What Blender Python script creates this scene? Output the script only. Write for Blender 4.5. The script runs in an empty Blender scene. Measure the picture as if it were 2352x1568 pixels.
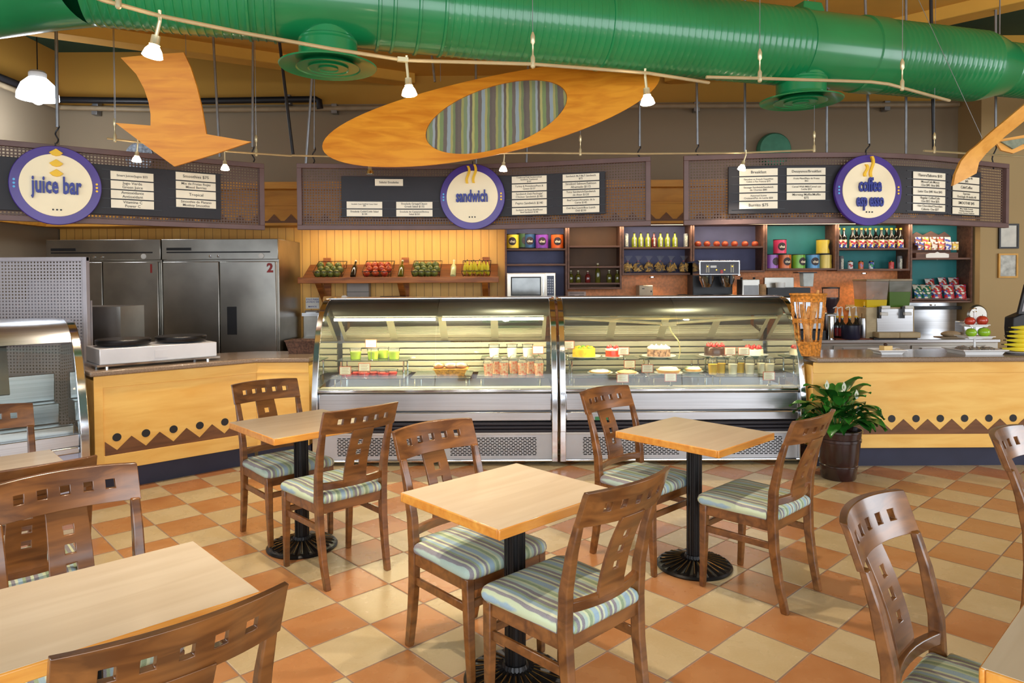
import bpy, math, random
from mathutils import Vector, Matrix
random.seed(7)
C = bpy.context.scene.collection
SC = bpy.context.scene
PI = math.pi

# ------------------------------------------------------------------ camera
F_PX, PITCH, ROLL, CY, EYE = 1606.0, math.radians(1.3), -0.0054, 678.6, 1.6
_c, _s = math.cos(PITCH), math.sin(PITCH)
FW = Vector((0, _c, -_s)); UP0 = Vector((0, _s, _c)); RT0 = Vector((1, 0, 0))
RT = RT0*math.cos(ROLL)+UP0*math.sin(ROLL); UP = UP0*math.cos(ROLL)-RT0*math.sin(ROLL)
cam = bpy.data.cameras.new('camera'); camo = bpy.data.objects.new('camera', cam); C.objects.link(camo)
camo.matrix_world = Matrix(((RT.x, UP.x, -FW.x, 0), (RT.y, UP.y, -FW.y, 0), (RT.z, UP.z, -FW.z, EYE), (0, 0, 0, 1)))
cam.sensor_width = 36; cam.lens = F_PX/2352*36; cam.shift_y = (CY-784)/2352
cam.clip_start = 0.05; cam.clip_end = 100
SC.camera = camo

def at(px, py, Y):                      # point seen at a photo pixel, on the plane at distance Y
    d = FW+RT*((px-1176)/F_PX)-UP*((py-CY)/F_PX); t = Y/d.y
    return Vector((d.x*t, Y, EYE+d.z*t))
def atz(px, py, z):
    d = FW+RT*((px-1176)/F_PX)-UP*((py-CY)/F_PX); t = (z-EYE)/d.z
    return Vector((d.x*t, d.y*t, z))

# ------------------------------------------------------------------ light
SC.view_settings.view_transform = 'Standard'; SC.view_settings.look = 'None'
SC.view_settings.gamma = 1.0; SC.view_settings.use_curve_mapping = False
SC.view_settings.exposure = 0.0
w = bpy.data.worlds.new('daylight'); SC.world = w; w.use_nodes = True
bg = w.node_tree.nodes['Background']; bg.inputs[0].default_value = (0.72, 0.86, 1.0, 1); bg.inputs[1].default_value = 1.2
def area(name, loc, rot, sx, sy, power, col):
    l = bpy.data.lights.new(name, 'AREA'); l.shape = 'RECTANGLE'; l.size = sx; l.size_y = sy
    l.energy = power; l.color = col
    o = bpy.data.objects.new(name, l); o.location = loc; o.rotation_euler = rot; C.objects.link(o); return o
area('window_daylight', (2.0, -2.9, 2.1), (math.radians(97), 0, 0), 12.0, 3.2, 530, (0.90, 0.95, 1.0))
area('added_right_daylight', (9.3, 2.2, 2.2), (math.radians(90), 0, math.radians(80)), 4.0, 2.6, 170, (0.92, 0.96, 1.0))  # extra daylight added on the right to brighten the right counter
area('side_window_daylight', (-5.4, 0.6, 2.2), (math.radians(84), 0, math.radians(-90)), 4.0, 2.6, 95, (0.86, 0.93, 1.0))

# ------------------------------------------------------------------ helpers
def s2l(c):
    return tuple(((v/255)/12.92 if v/255 <= 0.04045 else ((v/255+0.055)/1.055)**2.4) for v in c)
class NT:
    def __init__(s, mat): s.t = mat.node_tree; s.n = s.t.nodes; s.l = s.t.links
    def new(s, typ, **kw):
        n = s.n.new(typ)
        for k, v in kw.items(): setattr(n, k, v)
        return n
    def link(s, a, b): s.l.new(a, b)
    def math(s, op, a, b=0.0, c=0.0):
        n = s.n.new('ShaderNodeMath'); n.operation = op
        for k, v in enumerate((a, b, c)):
            if isinstance(v, (int, float)): n.inputs[k].default_value = v
            else: s.l.new(v, n.inputs[k])
        return n.outputs[0]
    def mix(s, f, a, b):
        n = s.n.new('ShaderNodeMix'); n.data_type = 'RGBA'
        for k, v in ((0, f), (6, a), (7, b)):
            if isinstance(v, (int, float)): n.inputs[k].default_value = v
            elif isinstance(v, tuple): n.inputs[k].default_value = (*v[:3], 1)
            else: s.l.new(v, n.inputs[k])
        return n.outputs[2]
MATS = {}
def M(name, rgb, rough=0.5, metal=0.0, var=0.08, scale=8.0, stretch=(1, 1, 1), bump=0.0, emit=None, es=0.0, coat=0.0, spec=0.5, trans=0.0, rgb2=None):
    if name in MATS: return MATS[name]
    m = bpy.data.materials.new(name); m.use_nodes = True; t = NT(m); b = t.n['Principled BSDF']
    col = s2l(rgb)
    tc = t.new('ShaderNodeTexCoord'); mp = t.new('ShaderNodeMapping'); mp.inputs['Scale'].default_value = stretch
    t.link(tc.outputs['Object'], mp.inputs['Vector'])
    nz = t.new('ShaderNodeTexNoise'); nz.inputs['Scale'].default_value = scale; nz.inputs['Detail'].default_value = 4
    t.link(mp.outputs[0], nz.inputs['Vector'])
    dk = s2l(rgb2) if rgb2 else tuple(v*(1-var*2.2) for v in col)
    lt = col if rgb2 else tuple(min(1, v*(1+var)) for v in col)
    cr = t.new('ShaderNodeValToRGB'); cr.color_ramp.elements[0].position = 0.34; cr.color_ramp.elements[1].position = 0.66
    cr.color_ramp.elements[0].color = (*dk, 1); cr.color_ramp.elements[1].color = (*lt, 1)
    t.link(nz.outputs[0], cr.inputs[0]); t.link(cr.outputs[0], b.inputs['Base Color'])
    b.inputs['Roughness'].default_value = rough; b.inputs['Metallic'].default_value = metal
    b.inputs['Specular IOR Level'].default_value = spec; b.inputs['Coat Weight'].default_value = coat; b.inputs['Coat Roughness'].default_value = 0.12
    if trans: b.inputs['Transmission Weight'].default_value = trans
    if emit: b.inputs['Emission Color'].default_value = (*s2l(emit), 1); b.inputs['Emission Strength'].default_value = es
    if bump:
        bp = t.new('ShaderNodeBump'); bp.inputs['Strength'].default_value = bump; bp.inputs['Distance'].default_value = 0.004
        t.link(nz.outputs[0], bp.inputs['Height']); t.link(bp.outputs[0], b.inputs['Normal'])
    MATS[name] = m; return m
def glass(name, tint=(235, 242, 238), refl=0.9, opac=0.04, ior=1.5):
    if name in MATS: return MATS[name]
    m = bpy.data.materials.new(name); m.use_nodes = True; t = NT(m); t.n.remove(t.n['Principled BSDF'])
    out = t.n['Material Output']
    tr = t.new('ShaderNodeBsdfTransparent'); tr.inputs[0].default_value = (*s2l(tint), 1)
    gl = t.new('ShaderNodeBsdfGlossy'); gl.inputs['Roughness'].default_value = 0.03; gl.inputs[0].default_value = (refl, refl, refl, 1)
    fr = t.new('ShaderNodeFresnel'); fr.inputs[0].default_value = ior
    nz = t.new('ShaderNodeTexNoise'); nz.inputs['Scale'].default_value = 1.0
    df = t.new('ShaderNodeBsdfDiffuse'); df.inputs[0].default_value = (0.8, 0.82, 0.78, 1)
    m1 = t.new('ShaderNodeMixShader'); t.link(t.math('MULTIPLY', nz.outputs[0], opac*2), m1.inputs[0]); t.link(tr.outputs[0], m1.inputs[1]); t.link(df.outputs[0], m1.inputs[2])
    m2 = t.new('ShaderNodeMixShader'); t.link(fr.outputs[0], m2.inputs[0]); t.link(m1.outputs[0], m2.inputs[1]); t.link(gl.outputs[0], m2.inputs[2])
    t.link(m2.outputs[0], out.inputs[0]); MATS[name] = m; return m

class MB:
    def __init__(s): s.v = []; s.f = []; s.uv = []; s.mi = []; s.k = 0
    def add(s, vs, fs, uvs=None):
        o = len(s.v); s.v += [Vector(p) for p in vs]
        for i, f in enumerate(fs):
            s.f.append([o+k for k in f]); s.mi.append(s.k)
            s.uv.append([uvs[k] for k in f] if uvs else [(vs[k][0], vs[k][2]) for k in f])
        return s
    def mat(s, k): s.k = k; return s
    def box(s, c, d, rz=0, rx=0, taper=1.0):
        h = [x/2 for x in d]; R = Matrix.Rotation(rz, 3, 'Z') @ Matrix.Rotation(rx, 3, 'X'); c = Vector(c)
        vs = []
        for z in (-1, 1):
            q = taper if z < 0 else 1.0
            for x, y in ((-1, -1), (1, -1), (1, 1), (-1, 1)):
                vs.append(c+R @ Vector((x*h[0]*q, y*h[1]*q, z*h[2])))
        return s.add(vs, [(3, 2, 1, 0), (4, 5, 6, 7), (0, 1, 5, 4), (1, 2, 6, 5), (2, 3, 7, 6), (3, 0, 4, 7)])
    def b2(s, x0, x1, y0, y1, z0, z1): return s.box(((x0+x1)/2, (y0+y1)/2, (z0+z1)/2), (abs(x1-x0), abs(y1-y0), abs(z1-z0)))
    def lathe(s, prof, n=24, c=(0, 0, 0), axis='Z', sq=None):
        c = Vector(c); vs = []; fs = []
        for r, z in prof:
            for k in range(n):
                a = 2*PI*k/n; x, y = r*math.cos(a), r*math.sin(a)
                if axis == 'Z': p = Vector((x, y, z))
                elif axis == 'Y': p = Vector((x, z, y))
                else: p = Vector((z, x, y))
                vs.append(c+p)
        m = len(prof)
        for i in range(m-1):
            for k in range(n):
                k2 = (k+1) % n; fs.append((i*n+k, i*n+k2, (i+1)*n+k2, (i+1)*n+k))
        if prof[0][0] > 1e-5: fs.append(tuple(reversed(range(n))))
        if prof[-1][0] > 1e-5: fs.append(tuple((m-1)*n+k for k in range(n)))
        return s.add(vs, fs)
    def tube(s, pts, r, n=8, rs=None, flat=None, close=False):
        pts = [Vector(p) for p in pts]; vs = []; fs = []; m = len(pts)
        for i, p in enumerate(pts):
            a = pts[max(0, i-1)] if not close else pts[(i-1) % m]; b = pts[min(m-1, i+1)] if not close else pts[(i+1) % m]
            d = (b-a).normalized(); u = d.cross(Vector((0, 0, 1)))
            if u.length < 0.05: u = d.cross(Vector((0, 1, 0)))
            u.normalize(); v = u.cross(d).normalized(); rr = rs[i] if rs else r
            for k in range(n):
                t = 2*PI*k/n; vs.append(p+u*math.cos(t)*rr+v*math.sin(t)*rr*(flat or 1))
        L = m if close else m-1
        for i in range(L):
            i2 = (i+1) % m
            for k in range(n):
                k2 = (k+1) % n; fs.append((i*n+k, i*n+k2, i2*n+k2, i2*n+k))
        if not close: fs += [tuple(reversed(range(n))), tuple((m-1)*n+k for k in range(n))]
        return s.add(vs, fs)
    def sweep(s, pts, w, d, up=None):          # rectangular bar along points; w, d scalars or lists; axes x and y
        vs = []; fs = []; m = len(pts)
        for i, p in enumerate(pts):
            ww = w[i] if isinstance(w, (list, tuple)) else w; dd = d[i] if isinstance(d, (list, tuple)) else d
            for x, y in ((-1, -1), (1, -1), (1, 1), (-1, 1)): vs.append(Vector(p)+Vector((x*ww/2, y*dd/2, 0)))
        for i in range(m-1):
            for k in range(4):
                k2 = (k+1) % 4; fs.append((i*4+k, i*4+k2, (i+1)*4+k2, (i+1)*4+k))
        fs += [(3, 2, 1, 0), tuple((m-1)*4+k for k in range(4))]
        return s.add(vs, fs)
    def sphere(s, c, r, n=16, m=10, sz=1, sx=1, sy=1, R=None):
        c = Vector(c); vs = [];
        for i in range(m+1):
            t = PI*i/m
            for k in range(n):
                a = 2*PI*k/n; p = Vector((r*sx*math.sin(t)*math.cos(a), r*sy*math.sin(t)*math.sin(a), -r*sz*math.cos(t)))
                vs.append(c+(R @ p if R else p))
        fs = [(i*n+k, i*n+(k+1) % n, (i+1)*n+(k+1) % n, (i+1)*n+k) for i in range(m) for k in range(n)]
        return s.add(vs, fs)
    def prism(s, poly, z0, z1, fn=None):       # polygon (a,b) extruded from z0 to z1; fn(a,b,z) -> point
        fn = fn or (lambda a, b, z: (a, b, z)); n = len(poly)
        vs = [Vector(fn(a, b, z0)) for a, b in poly]+[Vector(fn(a, b, z1)) for a, b in poly]
        fs = [tuple(reversed(range(n))), tuple(range(n, 2*n))]+[(k, (k+1) % n, n+(k+1) % n, n+k) for k in range(n)]
        return s.add(vs, fs)
    def plate(s, xs, zs, fn, th, holes=()):    # curved plate with rectangular holes; fn(x,z,t) -> point, t the offset in thickness
        nx, nz = len(xs), len(zs); vs = []; uvs = []
        for t in (0, th):
            for z in zs:
                for x in xs: vs.append(Vector(fn(x, z, t))); uvs.append((x, z))
        I = lambda x, z, t: t*nx*nz+z*nx+x
        full = lambda x, z: 0 <= x < nx-1 and 0 <= z < nz-1 and not any(a < (xs[x]+xs[x+1])/2 < b and c < (zs[z]+zs[z+1])/2 < d for a, b, c, d in holes)
        fs = []
        for z in range(nz-1):
            for x in range(nx-1):
                if not full(x, z): continue
                fs.append((I(x, z, 0), I(x+1, z, 0), I(x+1, z+1, 0), I(x, z+1, 0)))
                if th: fs.append((I(x, z+1, 1), I(x+1, z+1, 1), I(x+1, z, 1), I(x, z, 1)))
                if not th: continue
                if not full(x-1, z): fs.append((I(x, z, 0), I(x, z+1, 0), I(x, z+1, 1), I(x, z, 1)))
                if not full(x+1, z): fs.append((I(x+1, z, 0), I(x+1, z, 1), I(x+1, z+1, 1), I(x+1, z+1, 0)))
                if not full(x, z-1): fs.append((I(x, z, 0), I(x, z, 1), I(x+1, z, 1), I(x+1, z, 0)))
                if not full(x, z+1): fs.append((I(x, z+1, 0), I(x+1, z+1, 0), I(x+1, z+1, 1), I(x, z+1, 1)))
        return s.add(vs, fs, uvs)
    def build(s, name, mats, parent=None, bev=0.0, seg=2, ang=35, sub=0, loc=None, rz=None):
        me = bpy.data.meshes.new(name); me.from_pydata([tuple(p) for p in s.v], [], s.f)
        ul = me.uv_layers.new(name='UVMap'); k = 0
        for u in s.uv:
            for q in u: ul.data[k].uv = q; k += 1
        for m in (mats if isinstance(mats, (list, tuple)) else [mats]): me.materials.append(m)
        me.polygons.foreach_set('material_index', s.mi); me.polygons.foreach_set('use_smooth', [True]*len(s.f))
        me.validate(); me.update()
        try: me.set_sharp_from_angle(angle=math.radians(ang))
        except Exception: pass
        o = bpy.data.objects.new(name, me); C.objects.link(o)
        if bev:
            b = o.modifiers.new('bevel', 'BEVEL'); b.width = bev; b.segments = seg; b.limit_method = 'ANGLE'; b.angle_limit = math.radians(40); b.harden_normals = False
        if sub: q = o.modifiers.new('sub', 'SUBSURF'); q.levels = sub; q.render_levels = sub
        if parent: o.parent = parent
        if loc is not None: o.location = loc
        if rz is not None: o.rotation_euler.z = rz
        return o
def tag(o, label, cat, group=None, kind=None):
    if label: o['label'] = label
    if cat: o['category'] = cat
    if group: o['group'] = group
    if kind: o['kind'] = kind
    return o
def thing(name, label, cat, loc=(0, 0, 0), rz=0, group=None):
    o = bpy.data.objects.new(name, None); C.objects.link(o); o.empty_display_size = 0.1
    o.location = loc; o.rotation_euler = (0, 0, rz); return tag(o, label, cat, group)
def struct(o): o['kind'] = 'structure'; return o
def dup(root, loc, rz=0, label=None, group=None, mats=None):
    r = root.copy(); C.objects.link(r); r.location = loc; r.rotation_euler = (0, 0, rz)
    if label: r['label'] = label
    if group: r['group'] = group
    for ch in list(root.children):
        c = ch.copy(); C.objects.link(c); c.parent = r
        for g in list(ch.children):
            d = g.copy(); C.objects.link(d); d.parent = c
    return r
_tx = {}
def text(name, body, size, mat, parent, loc, rot=(PI/2, 0, 0), ext=0.0006, bold=0.0, sx=1.0, align='CENTER', gap=1.0, line=1.0):
    cu = bpy.data.curves.new(name, 'FONT'); cu.body = body; cu.size = size; cu.extrude = ext; cu.offset = bold
    cu.align_x = align; cu.align_y = 'CENTER'; cu.space_character = gap; cu.space_line = line; cu.resolution_u = 2
    to = bpy.data.objects.new(name, cu); C.objects.link(to)
    bpy.context.view_layer.update()
    me = bpy.data.meshes.new_from_object(to.evaluated_get(bpy.context.evaluated_depsgraph_get()))
    bpy.data.objects.remove(to); bpy.data.curves.remove(cu)
    me.materials.clear(); me.materials.append(mat); me.name = name
    o = bpy.data.objects.new(name, me); C.objects.link(o); o.parent = parent
    o.location = loc; o.rotation_euler = rot; o.scale = (sx, 1, 1); return o
def lin(a, b, n): return [a+(b-a)*k/(n-1) for k in range(n)]
YAW = 0.7566
IV = Vector((math.cos(YAW), math.sin(YAW))); JV = Vector((-math.sin(YAW), math.cos(YAW)))
def ij(i, j, z=0): return Vector((IV.x*i+JV.x*j, IV.y*i+JV.y*j, z))

# ------------------------------------------------------------------ materials
def wood(name, c1, c2, rough=0.4, scale=3.0, stretch=(1, 12, 12), coat=0.0, bump=0.05, spec=0.5):
    if name in MATS: return MATS[name]
    m = bpy.data.materials.new(name); m.use_nodes = True; t = NT(m); b = t.n['Principled BSDF']
    tc = t.new('ShaderNodeTexCoord'); mp = t.new('ShaderNodeMapping'); mp.inputs['Scale'].default_value = stretch
    t.link(tc.outputs['Object'], mp.inputs['Vector'])
    a = t.new('ShaderNodeTexNoise'); a.inputs['Scale'].default_value = scale; a.inputs['Detail'].default_value = 6; a.inputs['Distortion'].default_value = 0.6
    t.link(mp.outputs[0], a.inputs['Vector'])
    g = t.new('ShaderNodeTexNoise'); g.inputs['Scale'].default_value = 1.6; t.link(tc.outputs['Object'], g.inputs['Vector'])
    f = t.math('ADD', t.math('MULTIPLY', a.outputs[0], 0.75), t.math('MULTIPLY', g.outputs[0], 0.25))
    cr = t.new('ShaderNodeValToRGB'); cr.color_ramp.elements[0].position = 0.36; cr.color_ramp.elements[1].position = 0.62
    cr.color_ramp.elements[0].color = (*s2l(c2), 1); cr.color_ramp.elements[1].color = (*s2l(c1), 1)
    t.link(f, cr.inputs[0]); t.link(cr.outputs[0], b.inputs['Base Color'])
    b.inputs['Roughness'].default_value = rough; b.inputs['Coat Weight'].default_value = coat; b.inputs['Coat Roughness'].default_value = 0.15; b.inputs['Specular IOR Level'].default_value = spec
    bp = t.new('ShaderNodeBump'); bp.inputs['Strength'].default_value = bump; bp.inputs['Distance'].default_value = 0.003
    t.link(a.outputs[0], bp.inputs['Height']); t.link(bp.outputs[0], b.inputs['Normal'])
    MATS[name] = m; return m
def stripes(name, cols, period, axis=0, wob=0.004, rough=0.85, weave=0.35):
    m = bpy.data.materials.new(name); m.use_nodes = True; t = NT(m); b = t.n['Principled BSDF']
    tc = t.new('ShaderNodeTexCoord'); sp = t.new('ShaderNodeSeparateXYZ'); t.link(tc.outputs['Object'], sp.inputs[0])
    nz = t.new('ShaderNodeTexNoise'); nz.inputs['Scale'].default_value = 9; t.link(tc.outputs['Object'], nz.inputs['Vector'])
    x = t.math('ADD', sp.outputs[axis], t.math('MULTIPLY', t.math('SUBTRACT', nz.outputs[0], 0.5), wob*4))
    fr = t.math('FRACT', t.math('DIVIDE', t.math('ADD', x, 10), period))
    cr = t.new('ShaderNodeValToRGB'); e = cr.color_ramp.elements; tot = sum(q for _, q in cols); p = 0
    cr.color_ramp.interpolation = 'LINEAR'
    pts = []
    for c, wd in cols:
        pts.append((p/tot+0.006, c)); p += wd; pts.append((p/tot-0.006, c))
    pts = pts[:31]
    e[0].position = pts[0][0]; e[0].color = (*s2l(pts[0][1]), 1); e[1].position = pts[-1][0]; e[1].color = (*s2l(pts[-1][1]), 1)
    for q, c in pts[1:-1]:
        z = e.new(q); z.color = (*s2l(c), 1)
    t.link(fr, cr.inputs[0])
    wv = t.new('ShaderNodeTexNoise'); wv.inputs['Scale'].default_value = 350; t.link(tc.outputs['Object'], wv.inputs['Vector'])
    t.link(t.mix(t.math('MULTIPLY', wv.outputs[0], weave), cr.outputs[0], (0.75, 0.78, 0.72)), b.inputs['Base Color'])
    b.inputs['Roughness'].default_value = rough; b.inputs['Specular IOR Level'].default_value = 0.2
    bp = t.new('ShaderNodeBump'); bp.inputs['Strength'].default_value = 0.3; bp.inputs['Distance'].default_value = 0.001
    t.link(wv.outputs[0], bp.inputs['Height']); t.link(bp.outputs[0], b.inputs['Normal'])
    MATS[name] = m; return m
def perforated(name, rgb, pitch, hole, rough=0.45, metal=0.3, brick=False, dark=None, hx=None):
    m = bpy.data.materials.new(name); m.use_nodes = True; t = NT(m); b = t.n['Principled BSDF']; out = t.n['Material Output']
    uv = t.new('ShaderNodeUVMap'); sp = t.new('ShaderNodeSeparateXYZ'); t.link(uv.outputs[0], sp.inputs[0])
    px, pz = pitch if isinstance(pitch, tuple) else (pitch, pitch); hx_, hz_ = hole if isinstance(hole, tuple) else (hole, hole)
    v = t.math('DIVIDE', t.math('ADD', sp.outputs[1], 50), pz); u = t.math('DIVIDE', t.math('ADD', sp.outputs[0], 50), px)
    if brick: u = t.math('ADD', u, t.math('MULTIPLY', t.math('FLOOR', t.math('MODULO', v, 2.0)), 0.5))
    a = t.math('LESS_THAN', t.math('ABSOLUTE', t.math('SUBTRACT', t.math('FRACT', u), 0.5)), hx_/2)
    c = t.math('LESS_THAN', t.math('ABSOLUTE', t.math('SUBTRACT', t.math('FRACT', v), 0.5)), hz_/2)
    h = t.math('MULTIPLY', a, c)
    nz = t.new('ShaderNodeTexNoise'); nz.inputs['Scale'].default_value = 4
    col = s2l(rgb); t.link(t.mix(nz.outputs[0], tuple(q*0.85 for q in col), tuple(min(1, q*1.12) for q in col)), b.inputs['Base Color'])
    b.inputs['Roughness'].default_value = rough; b.inputs['Metallic'].default_value = metal
    tr = t.new('ShaderNodeBsdfTransparent'); mx = t.new('ShaderNodeMixShader')
    t.link(h, mx.inputs[0]); t.link(b.outputs[0], mx.inputs[1]); t.link(tr.outputs[0], mx.inputs[2]); t.link(mx.outputs[0], out.inputs[0])
    MATS[name] = m; return m

chair_wood = wood('chestnut_lacquered_wood', (140, 88, 42), (88, 50, 22), 0.3, 3.0, (1.5, 7, 7), coat=0.6)
maple = wood('maple_veneer', (244, 198, 108), (232, 176, 84), 0.42, 2.2, (1, 6, 6), coat=0.15, bump=0.02)
laminate = wood('pale_laminate', (222, 204, 178), (210, 190, 162), 0.28, 2.0, (1, 9, 9), coat=0.3, bump=0.01)
edge_wood = wood('golden_edge_wood', (232, 164, 72), (210, 132, 48), 0.35, 3.0, (1.5, 8, 8), coat=0.3)
orange_ply = wood('orange_plywood', (234, 154, 40), (208, 122, 22), 0.45, 2.4, (1, 9, 9), bump=0.05)
dark_inlay = wood('walnut_inlay', (122, 78, 42), (96, 58, 30), 0.45, 3, (1, 8, 8))
shelf_wood = wood('rustic_pine', (190, 112, 42), (126, 64, 22), 0.5, 2.5, (1, 10, 10))
brown_wood = wood('dark_shelf_wood', (112, 76, 58), (84, 54, 42), 0.55, 3, (1, 8, 8))
steel = M('brushed_steel', (200, 202, 206), 0.28, 1.0, 0.06, 3, (0.3, 1, 30), bump=0.02)
dark_steel = M('refrigerator_steel', (172, 168, 160), 0.32, 1.0, 0.10, 2.2, (1, 1, 1), bump=0.0)
chrome = M('polished_chrome', (225, 228, 232), 0.12, 1.0, 0.03, 5)
black_metal = M('black_cast_iron', (26, 24, 25), 0.35, 0.4, 0.1, 9, bump=0.1)
black = M('black_plastic', (28, 28, 32), 0.45, 0, 0.08, 9)
white = M('white_plastic', (232, 230, 224), 0.4, 0, 0.02, 5)
porcelain = M('white_porcelain', (240, 240, 240), 0.2, 0, 0.02, 5, coat=0.4)
green_duct = M('green_enamel_duct', (20, 124, 70), 0.3, 0.0, 0.10, 1.3, coat=0.5, bump=0.03)
navy = M('navy_kick', (42, 44, 66), 0.6, 0, 0.08, 5)
stone = M('speckled_worktop', (140, 118, 98), 0.25, 0, 0.12, 140, coat=0.3)
screen_brown = perforated('perforated_brown_mesh', (92, 68, 56), 0.0245, 0.56, 0.5, 0.1)
frame_brown = M('brown_board_frame', (104, 78, 74), 0.5, 0, 0.05, 8)
board_black = M('black_menu_panel', (32, 30, 36), 0.6, 0, 0.08, 6)
cream = M('cream_panel', (246, 232, 196), 0.5, 0, 0.02, 4)
purple = M('purple_disc', (64, 36, 134), 0.4, 0, 0.10, 3, coat=0.2)
blue_letter = M('blue_letters', (34, 48, 140), 0.4, 0, 0.06, 9)
yellow = M('yellow_cutout', (246, 196, 30), 0.45, 0, 0.05, 6)
sky_dot = M('light_blue_dot', (90, 180, 235), 0.5, 0, 0.04, 6)
gray_letter = M('grey_print', (70, 66, 64), 0.6, 0, 0.05, 6)
strip_cream = M('cream_menu_strip', (240, 230, 204), 0.35, 0, 0.03, 6)
pale_metal = M('satin_track_metal', (214, 200, 160), 0.35, 0.6, 0.05, 8)
pole_metal = M('galvanised_pole', (150, 152, 156), 0.4, 0.8, 0.08, 12)
g_case = glass('case_glass')
g_clear = glass('clear_plastic', (254, 254, 254), 0.8, 0.05, 1.14)
S = [((118,108,120),3),((166,190,176),3),((196,208,166),2),((128,152,108),3),((170,190,150),2),((140,172,192),5),((196,208,166),2),((122,112,122),2.5),((206,212,178),2),((146,176,190),3),((140,160,116),2),((112,104,116),3),((200,210,170),2)]
seat_fabric = stripes('striped_seat_fabric', S, 0.17, 0)
panel_fabric = stripes('striped_panel_fabric', [((104,90,80),3),((150,146,84),2),((120,132,96),3),((152,158,160),2),((96,82,72),2),((172,164,98),2),((118,134,84),3),((106,92,82),3),((142,152,156),3),((160,152,92),2),((112,124,80),2),((96,84,76),2)], 0.27, 0, 0.004, weave=0.08)

inner_steel = M('dull_case_steel', (168, 160, 138), 0.5, 0.35, 0.06, 3)
canopy_steel = M('grey_canopy_steel', (128, 128, 116), 0.3, 0.8, 0.06, 3)
# ------------------------------------------------------------------ the room
def floor_mat():
    m = bpy.data.materials.new('checker_ceramic_tiles'); m.use_nodes = True; t = NT(m); b = t.n['Principled BSDF']
    tc = t.new('ShaderNodeTexCoord'); sp = t.new('ShaderNodeSeparateXYZ'); t.link(tc.outputs['Object'], sp.inputs[0])
    X, Y = sp.outputs[0], sp.outputs[1]; T = 0.305
    u = t.math('DIVIDE', t.math('ADD', t.math('ADD', t.math('MULTIPLY', X, IV.x), t.math('MULTIPLY', Y, IV.y)), 0.10506+T*100), T)
    v = t.math('DIVIDE', t.math('ADD', t.math('ADD', t.math('MULTIPLY', X, JV.x), t.math('MULTIPLY', Y, JV.y)), -0.0577+T*100), T)
    fu, fv = t.math('FLOOR', u), t.math('FLOOR', v)
    par = t.math('MODULO', t.math('ADD', fu, fv), 2.0)
    cid = t.new('ShaderNodeCombineXYZ'); t.link(fu, cid.inputs[0]); t.link(fv, cid.inputs[1])
    wn = t.new('ShaderNodeTexWhiteNoise'); wn.noise_dimensions = '2D'; t.link(cid.outputs[0], wn.inputs['Vector'])
    off = t.new('ShaderNodeVectorMath', operation='MULTIPLY_ADD'); t.link(wn.outputs['Color'], off.inputs[0]); off.inputs[1].default_value = (30, 30, 30); t.link(tc.outputs['Object'], off.inputs[2])
    n1 = t.new('ShaderNodeTexNoise'); n1.inputs['Scale'].default_value = 5; n1.inputs['Detail'].default_value = 3; t.link(off.outputs[0], n1.inputs['Vector'])
    n2 = t.new('ShaderNodeTexNoise'); n2.inputs['Scale'].default_value = 90; n2.inputs['Detail'].default_value = 3; t.link(tc.outputs['Object'], n2.inputs['Vector'])
    n1r = t.new('ShaderNodeMapRange'); n1r.inputs[1].default_value = 0.2; n1r.inputs[2].default_value = 0.8; t.link(n1.outputs[0], n1r.inputs[0])
    cr = t.mix(n1r.outputs[0], s2l((198, 176, 132)), s2l((216, 198, 160)))
    orr = t.mix(n1r.outputs[0], s2l((178, 112, 62)), s2l((202, 144, 96)))
    base = t.mix(par, orr, cr)
    base = t.mix(t.math('MULTIPLY', n2.outputs[0], 0.22), base, s2l((150, 120, 80)))
    vary = t.math('MULTIPLY', t.math('SUBTRACT', wn.outputs['Value'], 0.5), 0.3)
    base = t.mix(t.math('ABSOLUTE', vary), base, s2l((170, 128, 78)))
    d = lambda q: t.math('ABSOLUTE', t.math('SUBTRACT', t.math('FRACT', q), 0.5))
    e = t.math('MAXIMUM', d(u), d(v)); g = t.math('GREATER_THAN', e, 0.4895)
    n3 = t.new('ShaderNodeTexNoise'); n3.inputs['Scale'].default_value = 3; t.link(tc.outputs['Object'], n3.inputs['Vector'])
    t.link(t.mix(g, base, t.mix(n3.outputs[0], s2l((112, 84, 66)), s2l((176, 150, 130)))), b.inputs['Base Color'])
    t.link(t.math('ADD', t.math('ADD', t.math('MULTIPLY', n1.outputs[0], 0.18), 0.18), t.math('MULTIPLY', g, 0.4)), b.inputs['Roughness'])
    bp = t.new('ShaderNodeBump'); bp.inputs['Strength'].default_value = 0.35; bp.inputs['Distance'].default_value = 0.004
    sm = t.new('ShaderNodeMapRange'); sm.inputs[1].default_value = 0.478; sm.inputs[2].default_value = 0.495; sm.inputs[3].default_value = 1; sm.inputs[4].default_value = 0; t.link(e, sm.inputs[0])
    t.link(t.math('ADD', sm.outputs[0], t.math('MULTIPLY', n1.outputs[0], 0.04)), bp.inputs['Height']); t.link(bp.outputs[0], b.inputs['Normal'])
    return m
struct(MB().b2(-6.2, 9.8, -3.3, 9.2, -0.1, 0).build('floor', floor_mat()))

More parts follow.
